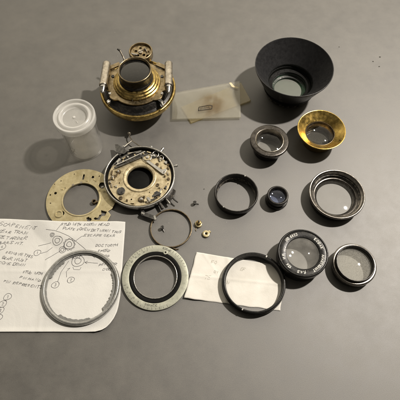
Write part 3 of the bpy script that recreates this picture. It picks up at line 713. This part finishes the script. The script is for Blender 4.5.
# engraved taking lens
t = thing('engraved_lens', 'large black lens with white engraved lettering around its front glass', 'lens', (80.1, 122.4, 0))
zt = lambda r: 13.75 + (r - 13) * .10
mb = MB(); mb.lathe([(16.4, 0), (18.4, 0), (18.8, .5), (18.8, 9.0), (19.8, 9.8), (19.8, 14.3), (19.3, 15.0), (18.5, 15.0), (18.2, 14.2), (16.4, 14.0), (16.4, 12.0)], 144, True, .2); mb.build('barrel', 'black', t)
mb = MB(); mb.lathe([(12.9, 12.6), (18.15, 12.6), (18.15, zt(18.15)), (13.2, zt(13.2)), (12.9, 13.4)], 144, True, .1); mb.build('name_ring', 'black', t)
mb = MB(); mb.lathe([(13.0, 2.0), (16.3, 2.0), (16.3, 12.5), (13.6, 12.5), (13.0, 11.0)], 112, True, .15); mb.build('inner_barrel', 'black_matte', t)
for tx, a, h in (('NO 6823', 140, 2.0), ('KODAK', 48, 2.0), ('ANASTIGMAT', -6, 1.9), ('f.4.5', -88, 1.9), ('126', -131, 2.0), ('M M', -162, 1.7)):
    mb = MB(); strokes(mb, tx, on_arc(14.9, a, lambda r: zt(r) + .05), h, .42, 0, 0, .30 if tx != 'KODAK' else .42); mb.build('engraved_lettering', 'white_paint', t)
lens_glass(13.2, 12.6, 2.6, 1.8, 1.0).build('glass_element', 'glass_haze_lit', t)
lens_glass(12.9, 5.0, .3, 1.6, 1.0).build('rear_element', 'glass', t)

# rear cell
t = thing('rear_lens_cell', 'black two-step lens cell with dusty brightened glass, right of the engraved lens', 'lens', (120.9, 115.2, 0))
mb = MB(); mb.lathe([(15.0, 0), (16.2, 0), (16.4, 4.4), (17.2, 5.0), (17.2, 8.2), (16.6, 8.9), (15.25, 9.0)], 128, True, .25); mb.build('flange', 'gun_light', t)
mb = MB(); mb.lathe([(13.6, 2.0), (15.0, 2.0), (15.2, 10.6), (14.9, 11.4), (14.2, 11.5), (13.9, 10.6)], 128, True, .2); mb.build('collar', 'black_worn', t)
lens_glass(13.75, 7.2, 1.4, .4, .8).build('glass_element', 'glass_dust_lit', t)

# ------------------------------------------------------------------ pale brass shutter plate with cut-outs
t = thing('brass_plate', 'flat pale brass ring plate with cut-outs, tucked under the handwritten note', 'plate', (-101.8, 175.6, 0))
out = circ(0, 0, 29.7, 140, math.radians(-8), math.radians(305)) + [(17.0, -25.5), (22.6, -24.6), (26.6, -14.9), (24.0, -11.6), (27.6, -8.6)]
holes = [circ(0, 0, 15.7, 96), slot((-.4, 23.6), (-.7, 19.8), 1.7), circ(7.7, 21.6, 1.25, 20), circ(-22.8, 5.6, 1.25, 20), circ(-27.0, 3.9, .7, 16), circ(16.6, 13.4, 2.9, 28),
         circ(-19.7, 17.7, .55, 12), circ(13.2, 22.6, .6, 12), circ(-9, 24.6, .5, 12), circ(22.4, 6.0, .8, 14),
         [(18.2, -10.6), (23.2, -12.2), (22.0, -15.6), (19.2, -16.2), (17.6, -19.6), (13.6, -19.4), (12.6, -17.9), (14.6, -17.2), (15.2, -18.0), (16.4, -17.4), (17.0, -15.0), (18.8, -14.4)],
         [(6.4, -17.6), (8.6, -16.8), (9.4, -18.0), (10.4, -17.6), (11.2, -19.6), (9.6, -21.4), (7.4, -20.6)],
         circ(-14.6, -13.6, 2.2, 20, math.radians(-60), math.radians(100))]
link('plate_sheet', plate(out, holes, 1.4, .9, .12), 'brass_plate', t)
mb = MB(); mb.lathe([(15.4, .8), (16.7, .8), (16.7, 2.75), (15.4, 2.75)], 96, True, .15); mb.build('inner_lip', 'brass_plate', t)
for x, y in ((-8.4, 13.4), (-1.6, 15.8)):
    mb = MB(); a = math.atan2(y, x); mb.box((x, y, 2.75), (1.6, 2.0, .6), a); mb.build('lip_tab', 'nickel', t)
mb = MB(); mb.lathe([(2.0, 0), (3.6, 0), (3.6, .45), (2.0, .45)], 32, True, .1, (-17.0, -14.2, 2.3)); mb.build('bearing', 'brass_plate', t)
for x, y, r in ((-17.4, 9.7, 1.0), (-14.8, 11.2, .7), (3.4, 17.6, .8), (11.0, 17.8, .9), (9.4, 18.8, .6)):
    mb = MB(); screw(mb, (x, y, 2.3), r, .6, random.uniform(0, 3)); mb.build('rivet', 'brass_plate', t)
for x, y in ((-25.5, -4), (-24.8, 14.5)):
    mb = MB(); mb.lathe([(0, 0), (.6, 0), (.6, .1), (0, .1)], 14, False, .02, (x, y, 2.3)); mb.build('pin_end', 'bronze', t)
mb = MB(); mb.lathe([(1.2, 0), (2.0, 0), (2.0, 3.4), (1.2, 3.4)], 28, True, .15, (11.6, -2.6, 0)); mb.bar((11.6, -2.6), (15.6, -1.8), 1.6, .9, 2.0); mb.build('post', 'bronze', t)

# ------------------------------------------------------------------ open shutter mechanism
t = thing('shutter_mechanism', 'open round shutter mechanism full of gears and levers, steel rim and dark centre hole', 'shutter', (-52.3, 194.8, 0))
mb = MB(); mb.lathe([(12.2, 0), (23.5, 0), (23.5, 3.0), (12.2, 3.0)], 112, True, .2); mb.build('rear_housing', 'black_worn', t)
mb = MB(); mb.lathe([(23.4, 2.7), (29.6, 2.7), (30.3, 3.4), (30.3, 5.2), (28.9, 5.2), (28.9, 4.4), (23.4, 4.2)], 144, True, .2); mb.build('case', 'black_worn', t)
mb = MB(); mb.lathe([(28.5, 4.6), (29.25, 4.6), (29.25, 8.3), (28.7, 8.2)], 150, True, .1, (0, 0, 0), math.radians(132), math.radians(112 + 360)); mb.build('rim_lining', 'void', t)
g0, g1 = math.radians(132), math.radians(112 + 360)
mb = MB(); mb.lathe([(29.3, 4.9), (30.3, 4.9), (30.74, 5.4), (30.74, 8.6), (30.4, 9.0), (29.6, 9.0), (29.3, 8.4)], 150, True, .15, (0, 0, 0), g0, g1); mb.build('rim', 'steel', t)
link('base_plate', plate(circ(0, 0, 27.5, 120), [circ(0, 0, 11.6, 80), circ(-5.9, -21.4, .7, 14), circ(-17.4, -5.5, .6, 12), circ(21.5, -10.8, .6, 12), circ(24.6, -6.2, .5, 12), circ(-21.5, -9, .5, 12), circ(9, -14.6, .5, 12)], 1.3, 4.5, .1), 'brass_work', t)
mb = MB(); mb.lathe([(11.0, 3.4), (14.6, 5.8), (14.4, 6.3), (13.8, 6.6), (11.8, 6.2), (11.0, 5.0)], 96, True, .15); mb.build('centre_collar', 'brass_work', t)
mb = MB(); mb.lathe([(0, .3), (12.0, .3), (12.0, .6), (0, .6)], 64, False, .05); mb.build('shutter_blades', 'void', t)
# added dark sheet: makes the recess between rack and rim read as shaded
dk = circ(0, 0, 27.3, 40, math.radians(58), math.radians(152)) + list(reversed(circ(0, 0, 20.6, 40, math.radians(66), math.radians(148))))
link('dark_underlay', plate(dk, [], .5, 5.82, .08), 'black_worn', t)
for a, r, l_, w_, mt in ((64, 24.0, 4.5, 1.5, 'steel'), (75, 26.0, 3.6, 1.1, 'brass_work'), (96, 25.4, 5.0, 1.0, 'steel'), (112, 26.2, 4.6, 1.2, 'nickel'), (128, 24.6, 3.4, 1.6, 'brass_work'), (140, 26.0, 4.4, 1.0, 'steel'), (52, 25.6, 3.4, 1.3, 'steel_dark'), (33, 26.2, 3.0, 1.2, 'steel'), (20, 26.0, 2.6, 1.0, 'bronze'), (-60, 25.4, 5.2, 1.2, 'steel_dark'), (-70, 25.8, 3.0, 1.5, 'nickel'), (-48, 25.2, 3.6, 1.3, 'bronze'), (-84, 22.8, 3.4, 1.2, 'bronze'), (-100, 25.6, 2.6, .9, 'brass_work'), (-36, 23.2, 3.8, 1.0, 'steel'), (-24, 25.2, 2.6, 1.4, 'steel_dark'), (8, 24.6, 3.0, 1.0, 'nickel'), (170, 24.8, 4.2, 1.1, 'bronze'), (184, 22.6, 2.6, 1.3, 'brass_work'), (200, 25.0, 3.2, 1.0, 'nickel')):
    q = math.radians(a); mb = MB(); mb.box((r * math.cos(q), r * math.sin(q), 6.75), (w_, l_, 1.1), q + .25 * math.sin(a)); mb.build('lever', mt, t)
for a, r in ((70, 21.8), (85, 23.6), (104, 22.8), (120, 23.2), (134, 22.0), (146, 24.0), (44, 23.8), (-54, 22.6), (-66, 23.4), (-30, 20.4), (-76, 20.2), (-112, 24.6), (164, 21.4), (192, 25.6), (206, 21.6), (28, 20.6), (2, 21.8)):
    q = math.radians(a); mb = MB(); screw(mb, (r * math.cos(q), r * math.sin(q), 6.3), .85, 1.4, a); mb.build('screw', random.choice(('steel', 'bronze', 'brass_work')), t)
# rack lever pair running across the upper left
mb = MB(); mb.bar((-22.6, 8.4), (6.2, 23.2), 1.5, 7.0, 7.8); mb.build('rack_bar', 'steel_dark', t)
mb = MB(); mb.bar((-21.4, 11.0), (3.5, 25.4), .9, 7.2, 8.3); mb.build('rack_bar', 'steel', t)
mb = MB()
d = Vector((28.8, 14.8)).normalized()
for k in range(13):
    p = Vector((-12.5, 14.8)) + d * k * 1.25; mb.box((p.x, p.y, 8.05), (.6, 1.5, .7), math.atan2(d.y, d.x))
mb.build('rack_teeth', 'steel_dark', t)
mb = MB(); mb.tube([(-25.0, 10.5, 6.8), (-20.5, 15.6, 7.2), (-14.5, 20.5, 7.6), (-8, 24.2, 7.6), (0, 26.6, 7.4)], .38); mb.build('wire_spring', 'steel', t)
mb = MB(); mb.bar((-20.8, 14.2), (-18.2, 17.8), 1.8, 5.9, 8.0); mb.build('catch_block', 'steel', t)
# gear cluster upper right of centre
def gear_part(x, y, r, teeth, z, mat):
    g_ = link('gear', plate(gear(x, y, r, teeth, .5), [], .7, z, .05), mat, t)
    mb = MB(); mb.lathe([(0, 0), (r * .4, 0), (r * .4, .8), (0, .8)], 24, False, .1, (x, y, z + .65)); mb.build('gear_hub', 'steel', g_)
gear_part(5.8, 19.8, 3.6, 20, 6.4, 'brass_work'); gear_part(11.2, 21.8, 2.6, 14, 6.0, 'steel_dark'); gear_part(-.2, 22.2, 2.4, 14, 6.0, 'steel_dark')
gear_part(17.2, 18.4, 2.2, 12, 6.0, 'bronze'); gear_part(2.8, -21.6, 2.9, 16, 6.0, 'bronze'); gear_part(-23.2, -.4, 2.2, 14, 6.0, 'bronze'); gear_part(-18.9, 5.4, 2.3, 14, 6.0, 'bronze')
def coil(x, y, r, z, a, b, wr=.28):
    n = 40; mb = MB(); mb.tube([(x + r * (1 - .3 * i / n) * math.cos(a + (b - a) * i / n), y + r * (1 - .3 * i / n) * math.sin(a + (b - a) * i / n), z + .6 * i / n) for i in range(n + 1)], wr, 8); mb.build('coil_spring', 'steel', t)
coil(6.0, 19.6, 4.4, 7.3, 2.2, 7.4, .35); coil(12.6, 23.0, 3.2, 7.0, -1.2, 3.4, .4); coil(17.8, 19.4, 2.6, 7.0, -2.2, 2.0, .4); coil(16.6, -18.4, 2.2, 6.6, 0, 4.6)
# V-shaped arm
arm = [(4.8, 15.2), (6.6, 16.6), (19.4, 6.6), (22.2, 8.0), (23.6, 6.6), (21.6, 2.6), (19.8, 2.4)]
link('release_arm', plate(arm, [circ(20.9, 4.4, .55, 14)], .8, 7.0, .1), 'steel', t)
mb = MB(); mb.lathe([(0, 0), (.5, 0), (.5, 2.4), (0, 2.4)], 14, False, .1, (20.9, 4.4, 5.8)); mb.build('pivot_pin', 'bronze', t)
# screws
for x, y, r, h, mt in ((-15.0, -13.8, 3.5, 1.6, 'steel_dark'), (-14.8, -20.3, 1.7, 1.0, 'bronze'), (15.9, -7.7, 1.5, 1.0, 'bronze'), (25.0, -1.7, 1.4, .9, 'bronze'), (24.4, 12.6, 1.2, .9, 'bronze'), (14.6, 12.8, 1.6, 1.0, 'bronze'), (-25.3, -5.8, 1.2, .9, 'bronze'), (22.6, 15.4, 1.0, .9, 'steel'), (-21.4, 3.2, 1.1, .9, 'brass_work'), (19.4, -11.9, 1.0, .8, 'bronze')):
    mb = MB(); screw(mb, (x, y, 5.8), r, h, random.uniform(0, 3)); mb.build('screw', mt, t)
# lower right linkage
mb = MB(); mb.bar((5.2, -23.4), (13.2, -20.0), 2.2, 5.9, 7.4); mb.build('link_bar', 'brass_work', t)
mb = MB(); mb.bar((8.0, -20.6), (10.4, -24.2), 1.8, 6.2, 8.4); mb.build('link_block', 'steel', t)
mb = MB(); mb.bar((12.0, -19.6), (18.6, -16.2), 1.7, 6.0, 8.0); mb.build('link_block', 'steel_dark', t)
link('cam_plate', plate([(13.2, -15.8), (15.6, -14.2), (19.4, -16.4), (18.2, -19.0), (14.4, -17.6)], [], .8, 6.9, .1), 'black_matte', t)
mb = MB(); mb.bar((-26.6, -3.2), (-20.2, 1.4), 1.3, 6.1, 7.1); mb.bar((-20.2, 1.4), (-17.6, 6.4), 1.3, 6.1, 7.1); mb.build('link_lever', 'bronze', t)
# dark lever plate in the rim gap and the wire lever outside
link('gap_lever', plate([(-24.2, 33.6), (-21.6, 33.4), (-12.4, 26.4), (-15.4, 23.0), (-22.2, 24.6)], [], 1.0, 6.4, .12), 'steel_dark', t)
mb = MB(); mb.tube([(-12.7, 47.4, 4.2), (-12.0, 43.5, 4.6), (-9.4, 38.9, 5.2), (-3.5, 33.8, 5.4), (3.0, 31.2, 5.4), (8.5, 30.4, 5.0)], .5); mb.build('wire_lever', 'nickel', t)
mb = MB(); mb.tube([(-9.4, 38.9, 5.2), (-13.0, 35.2, 5.6), (-16.2, 31.4, 6.2)], .5); mb.build('wire_lever', 'nickel', t)
mb = MB(); mb.lathe([(0, 0), (1.5, 0), (1.5, 1.4), (.8, 2.2), (0, 2.4)], 24, False, .15, (-12.7, 47.4, 3.6)); mb.build('lever_head', 'nickel', t)
mb = MB(); mb.lathe([(0, 0), (.9, 0), (.9, 1.0), (0, 1.1)], 18, False, .1, (-16.2, 31.6, 6.2)); mb.build('lever_pin', 'steel', t)
mb = MB(); mb.lathe([(0, 0), (.9, 0), (.9, 1.0), (0, 1.1)], 18, False, .1, (8.6, 30.6, 7.4)); mb.build('lever_pin', 'steel', t)
for x, y in ((18.2, 27.2), (30.2, 10.6)):
    a = math.atan2(y, x); c_, s_ = math.cos(a), math.sin(a); r_ = math.hypot(x, y)
    mb = MB(); mb.tube([(c_ * (r_ - 2.6), s_ * (r_ - 2.6), 7.2), (c_ * (r_ + .6), s_ * (r_ + .6), 7.2), (c_ * (r_ + .7), s_ * (r_ + .7), 7.2), (c_ * (r_ + 2.4), s_ * (r_ + 2.4), 7.2)], [.8, .8, 1.35, 1.25], 14); mb.build('side_pin', 'steel', t)
mb = MB(); mb.tube([(-30.2, -9.6, 6.2), (-32.2, -10.4, 6.2)], [1.1, 1.0], 14); mb.build('side_pin', 'steel', t)
# controls hanging off the lower right edge
link('control_bracket', plate([(22.2, -19.4), (28.8, -10.6), (31.6, -12.8), (30.4, -17.6), (26.2, -22.4)], [], 2.4, 3.4, .2), 'black_worn', t)
mb = MB(); mb.tube([(26.5, -16.0, 4.8), (30.6, -21.2, 4.8), (33.6, -23.8, 4.8)], [.8, .7, .6], 10); mb.build('control_lever', 'steel_dark', t)
mb = MB(); mb.tube([(23.6, -20.4, 4.4), (26.8, -25.0, 4.4)], [1.3, 1.1], 12); mb.build('control_lever', 'steel', t)
mb = MB(); mb.tube([(17.6, -23.2, 4.2), (20.6, -29.6, 4.0)], [1.5, 1.2], 12); mb.build('control_lever', 'black_worn', t)
mb = MB(); mb.bar((3.6, -33.6), (15.6, -38.3), 3.4, 3.0, 4.6); mb.build('fork_bar', 'steel_dark', t)
for p, q in (((3.2, -33.4), (5.6, -34.4)), ((14.2, -36.2), (15.4, -39.8))):
    mb = MB(); mb.bar(p, q, 1.6, 3.4, 5.2); mb.build('fork_tip', 'steel', t)
mb = MB(); mb.bar((2.0, -28.5), (6.0, -34.5), 2.6, 2.9, 4.2); mb.build('fork_arm', 'steel_dark', t)

# ------------------------------------------------------------------ old brass shutter with its lens
t = thing('brass_shutter', 'antique brass camera shutter with lens tube, twin side cylinders and top wheel', 'shutter', (-57.3, 280.7, 0))
shutter_root = t
RZ = 18.5; RS = .955
mb = MB(); mb.lathe([(30.0, -3.6), (34.8, -3.6), (35.4, -2.6), (35.4, .2), (36.5, .9), (36.5, 4.6), (35.8, 5.4), (34.4, 5.6), (33.8, 4.6), (30.0, 4.4)], 160, True, .3); mb.build('mounting_flange', 'brass_mid', t)
mb = MB(); mb.lathe([(20, .5), (33.7, .5), (33.7, 4.4), (31.0, 5.4), (27.5, 10.6), (20, 10.6)], 144, True, .25); mb.build('shutter_case', 'black_worn', t)
# faceplate with ears
def ear_outline():
    P = []
    for i in range(180):
        a = 360 * i / 180
        q = math.radians(a)
        r = 26.6
        for ac, w, dr in ((2, 26, 7.2), (178, 26, 7.2), (24, 16, 5.5), (156, 16, 5.5), (88, 20, 8.0), (-38 + 360, 14, 3.5), (218, 14, 3.5)):
            dd = min(abs(a - ac), 360 - abs(a - ac)); r += dr * max(0, 1 - (dd / w) ** 2) ** 1.2
        P.append((r * math.cos(q), r * math.sin(q)))
    return P
link('faceplate', plate(ear_outline(), [circ(0, 0, 17.5, 72)], 2.0, 11.4, .25), 'nickel_dark', t)
mb = MB(); mb.lathe([(20, 10.5), (25.6, 10.5), (25.6, 11.6), (20, 11.6)], 112, True, .1); mb.build('spacer', 'brass_dull', t)
mb = MB(); mb.lathe([(15.0, 13.2), (22.0, 13.2), (22.4, 13.8), (22.2, 15.2), (20.6, 15.8), (20.3, 17.2), (18.6, 17.9), (18.4, 19.4), (17.2, 20.2), (15.0, 20.2)], 144, True, .25); mb.build('stepped_ring', 'brass_mid', t)
mb = MB(); mb.lathe([(13.6, 14.0), (15.6, 14.0), (16.0, 20.0), (15.7, 22.0), (15.0, 22.6), (15.0, 30.0), (15.4, 31.0), (15.4, 33.4), (14.2, 33.4), (13.6, 30.0)], 128, True, .25); mb.build('lens_tube', 'black_worn', t)
mb = MB(); mb.lathe([(13.7, 32.4), (14.4, 32.4), (15.5, 33.3), (15.45, 34.1), (15.0, 34.4), (14.6, 34.1)], 128, True, .15); mb.build('tube_rim', 'nickel_dark', t)
lens_glass(13.6, 30.6, 1.3, .4, .9).build('glass_element', 'glass_smoke', t)
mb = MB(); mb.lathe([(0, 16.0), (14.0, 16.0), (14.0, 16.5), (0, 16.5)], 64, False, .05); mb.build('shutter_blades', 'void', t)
for k, sx in enumerate((-1, 1)):
    # air-brake cylinder, lying along the side
    p0 = Vector((sx * 29.8, 20.8, 18.4)); p1 = Vector((sx * 30.5, -7.5, 18.4)); p2 = Vector((sx * 30.6, -15.8, 18.2))
    dirv = (p1 - p0)
    path = [p0 - dirv * .01, p0, p0 + dirv * .03, p0 + dirv * .9, p0 + dirv * .93, p0 + dirv * .97, p1, p1 + dirv * .004]
    mb = MB(); mb.tube([tuple(p) for p in path], [2.6, 3.4, 3.8, 3.8, 4.05, 4.05, 3.9, 3.0], 40); cyl = mb.build('air_cylinder', 'nickel', t)
    dv = p2 - p1
    mb = MB(); mb.tube([tuple(p1 - dv * .05), tuple(p1 + dv * .25), tuple(p1 + dv * .32), tuple(p1 + dv * .85), tuple(p2), tuple(p2 + dv * .03)], [2.9, 2.8, 2.4, 2.0, 1.3, .5], 28); mb.build('cylinder_nozzle', 'steel', cyl)
    mb = MB(); mb.box((sx * 28.4, 12, 14.6), (3.4, 7, 3.2)); mb.box((sx * 28.6, -4, 14.6), (3.4, 6, 3.2)); mb.build('cylinder_saddle', 'nickel_dark', t)
    mb = MB(); mb.bar((sx * 18, 22.6), (sx * 28.5, 16.6), 4.2, 13.3, 15.4); mb.build('cross_arm', 'nickel_dark', t)
    mb = MB(); screw(mb, (sx * 23.6, 7.4, 13.3), 1.5, 1.0, .6 + k); mb.build('screw', 'steel_dark', t)
    mb = MB(); screw(mb, (sx * 24.4, -13.6, 13.3), 1.3, 1.2, 1.9 + k); mb.build('screw', 'steel', t)
# speed wheel at the top
W = (1.7, 37.0)
mb = MB(); mb.lathe([(0, 9.0), (11.2, 9.0), (11.7, 9.6), (11.7, 17.4), (11.2, 18.0), (10.4, 18.0), (10.0, 14.8), (0, 14.6)], 96, False, .2, (W[0], W[1], 0)); mb.build('wheel_housing', 'nickel_dark', t)
link('speed_wheel', plate(gear(W[0], W[1] - .6, 8.6, 9, 1.6), [circ(W[0] + 5.1 * math.cos(k * 2 * PI / 5 + .4), W[1] - .6 + 5.1 * math.sin(k * 2 * PI / 5 + .4), 1.5, 18) for k in range(5)], 1.0, 15.6, .12), 'nickel_dark', t)
mb = MB(); screw(mb, (W[0], W[1] - .6, 16.5), 2.4, 1.4, .5); mb.build('wheel_screw', 'nickel', t)
mb = MB(); mb.tube([(W[0] + 2, W[1] + 1, 17.0), (W[0] + 4.6, W[1] + 2.4, 18.6), (W[0] + 6.0, W[1] - .6, 17.6)], .8); mb.build('pawl', 'nickel', t)
mb = MB(); mb.tube([(W[0] - 3, W[1] - 4.4, 17.0), (W[0] - 6.6, W[1] - 5.0, 18.2), (W[0] - 8.6, W[1] - 3.0, 17.2)], .8); mb.build('pawl', 'steel', t)
mb = MB(); mb.bar((W[0] - 4, W[1] - 8.6), (W[0] + 5.6, W[1] - 8.0), 3.6, 13.6, 16.8); mb.build('pawl_bridge', 'nickel_dark', t)
mb = MB(); mb.tube([(-13.0, 25.5, 14.5), (-15.4, 30.6, 17.0), (-18.4, 36.0, 19.4)], [1.0, .8, .9], 12); mb.build('release_lever', 'nickel', t)
mb = MB(); mb.tube([(-18.4, 36.0, 19.4), (-20.6, 37.6, 20.2)], [1.2, 1.0], 12); mb.build('lever_tip', 'steel_dark', t)
mb = MB(); mb.tube([(24.4, -23.2, 12.0), (26.0, -27.6, 12.6)], [1.6, 1.1], 14); mb.build('thumb_lever', 'steel', t)
mb = MB(); mb.bar((21.0, -19.0), (26.0, -23.6), 3.0, 10.4, 12.6); mb.build('lever_arm', 'steel_dark', t)
mb = MB(); screw(mb, (-25.4, -20.6, 8.4), 1.7, 2.6, 1.0); mb.build('screw', 'steel', t)
for a in (-96, -78, -62):
    q = math.radians(a); mb = MB(); mb.box((21.4 * math.cos(q), 22.7 * math.sin(q), 15.55), (1.8, .35, .3), q); mb.build('index_line', 'steel', t)

# the works stand on a rear barrel: lift and size all parts
for ch_ in shutter_root.children:
    ch_.scale = (RS, RS, .8); ch_.location.z = RZ * S
mb = MB(); mb.lathe([(14.5, 0), (18.4, 0), (19.0, .8), (19.0, 12.0), (20.4, 12.6), (20.4, 15.0), (24.0, 15.4), (24.0, RZ + .4), (14.5, RZ + .4)], 112, True, .3); mb.build('rear_barrel', 'brass_dull', shutter_root)

# ------------------------------------------------------------------ loose small parts
def tiny(name, label, cat, loc, grp=None): return thing(name, label, cat, loc, (0, 0, 0), grp)
def small_screw(label, x, y, ang):
    t = tiny('loose_screw', label, 'screw', (x, y, 0), 'loose dark screws')
    mb = MB(); screw(mb, (0, 0, 2.4), 1.55, 1.3, ang); mb.build('head', 'steel_dark', t)
    mb = MB(); mb.lathe([(0, 0), (.8, 0), (.95, .2), (.95, 2.4), (0, 2.4)], 20, False, .1); mb.build('shank', 'steel_dark', t)
    c_, s_ = math.cos(ang), math.sin(ang)
    mb = MB(); mb.tube([(1.0 * c_, 1.0 * s_, 1.2), (3.4 * c_, 3.4 * s_, .5)], .35, 8); mb.build('tail', 'steel_dark', t)
small_screw('tiny dark screw on bare table right of the shutter mechanism', -4.4, 171.9, -.1)
small_screw('tiny dark screw standing inside the thin dark brass ring', -31.2, 148.9, -1.1)
t = tiny('brass_button', 'small stepped brass button beside the thin dark brass ring', 'button', (-1.3, 152.6, 0))
mb = MB(); mb.lathe([(0, 0), (2.8, 0), (3.1, .4), (3.1, 1.8), (2.8, 2.2), (0, 2.2)], 40, False, .15); mb.build('base', 'brass_plate', t)
mb = MB(); mb.lathe([(0, 2.2), (2.0, 2.2), (2.2, 2.8), (2.0, 4.2), (1.2, 4.6), (0, 4.6)], 32, False, .15, (.3, .4, 0)); mb.build('knob_cap', 'brass_dull', t)
mb = MB(); mb.lathe([(0, 4.5), (.9, 4.5), (.8, 6.2), (0, 6.4)], 20, False, .1, (.5, .6, 0)); mb.build('stem', 'steel_dark', t)
mb = MB(); mb.tube([(-1.2, -2.6, .5), (-2.4, -4.6, .4), (-2.0, -6.0, .4)], .3, 8); mb.build('bent_pin', 'bronze', t)
t = tiny('brass_nut', 'small pale brass nut with a dark hole, lowest of the loose bits', 'nut', (5.0, 143.8, 0))
mb = MB(); mb.lathe([(1.0, 0), (2.9, 0), (3.1, .4), (3.1, 1.5), (2.8, 1.8), (1.8, 1.9), (1.0, 1.7)], 40, True, .12); mb.build('body', 'brass_plate', t)
mb = MB(); mb.box((2.6, 1.8, .9), (2.2, 2.0, 1.4), .6); mb.build('tab', 'brass_plate', t)
k = 0
for lab, x, y, r in (('dark speck of grit near the top right edge, largest of three', 184.8, 340.6, 1.3), ('dark speck of grit near the top right edge, lowest of three', 181.6, 327.6, 1.0),
                     ('dark speck of grit near the top right edge, leftmost of three', 176.5, 334.4, .8), ('dark speck of grit on bare table right of the hood', 144.7, 354.5, .6), ('tiny dark speck of grit left of the matte retaining ring', 3.5, 186.5, .7)):
    mb = MB(); P = [(x_ * random.uniform(.6, 1.25), y_ * random.uniform(.6, 1.3)) for x_, y_ in blob(0, 0, r * .85, r * .5, k * 2.3, 11)]; mb.prism(P, 0.02, .3); mb.prism([(x_ * .6, y_ * .6) for x_, y_ in P], .3, .6)
    o = mb.build('grit_speck', 'grit', None, (x, y, 0)); tag(o, lab, 'grit', 'specks of grit on the table'); k += 1

# ------------------------------------------------------------------ pieces of parts go one level deeper
def nest(thing_name, part, pieces):
    root = bpy.data.objects[thing_name]; kids = list(root.children)
    par = [o for o in kids if o.name.split('.')[0] == part][0]
    for o in kids:
        if o.name.split('.')[0] in pieces:
            o.parent = par; o.location = (0, 0, 0); o.scale = (1, 1, 1)
nest('film_canister', 'lid', ('lid_panel', 'moulding_nub', 'moulding_mark'))
nest('film_canister', 'body', ('embossed_mark',))
nest('lens_hood', 'base_ring', ('thread',))
nest('dial_ring', 'dial_face', ('engraved_lettering', 'engraved_ticks', 'engraved_number'))
nest('dial_ring', 'eyelet', ('eyelet_hole',))
nest('engraved_lens', 'name_ring', ('engraved_lettering',))
nest('retaining_ring', 'band', ('inner_thread', 'notch'))
nest('black_ring', 'band', ('notch_mark',))
nest('grey_ring', 'rim', ('knurling',))
nest('ring_mounted_lens', 'mount', ('inner_thread', 'seat_ring'))
nest('brass_plate', 'plate_sheet', ('rivet', 'bearing', 'pin_end'))
nest('brass_plate', 'inner_lip', ('lip_tab',))
nest('handwritten_note', 'paper_sheet', ('handwriting', 'circled_number', 'gear_sketch', 'sketch_line', 'red_mark'))
nest('paper_slip', 'slip_sheet', ('pencil_mark',))
nest('brass_shutter', 'lens_tube', ('tube_rim', 'glass_element'))
nest('brass_shutter', 'stepped_ring', ('index_line',))
nest('brass_shutter', 'wheel_housing', ('speed_wheel', 'wheel_screw', 'pawl', 'pawl_bridge'))
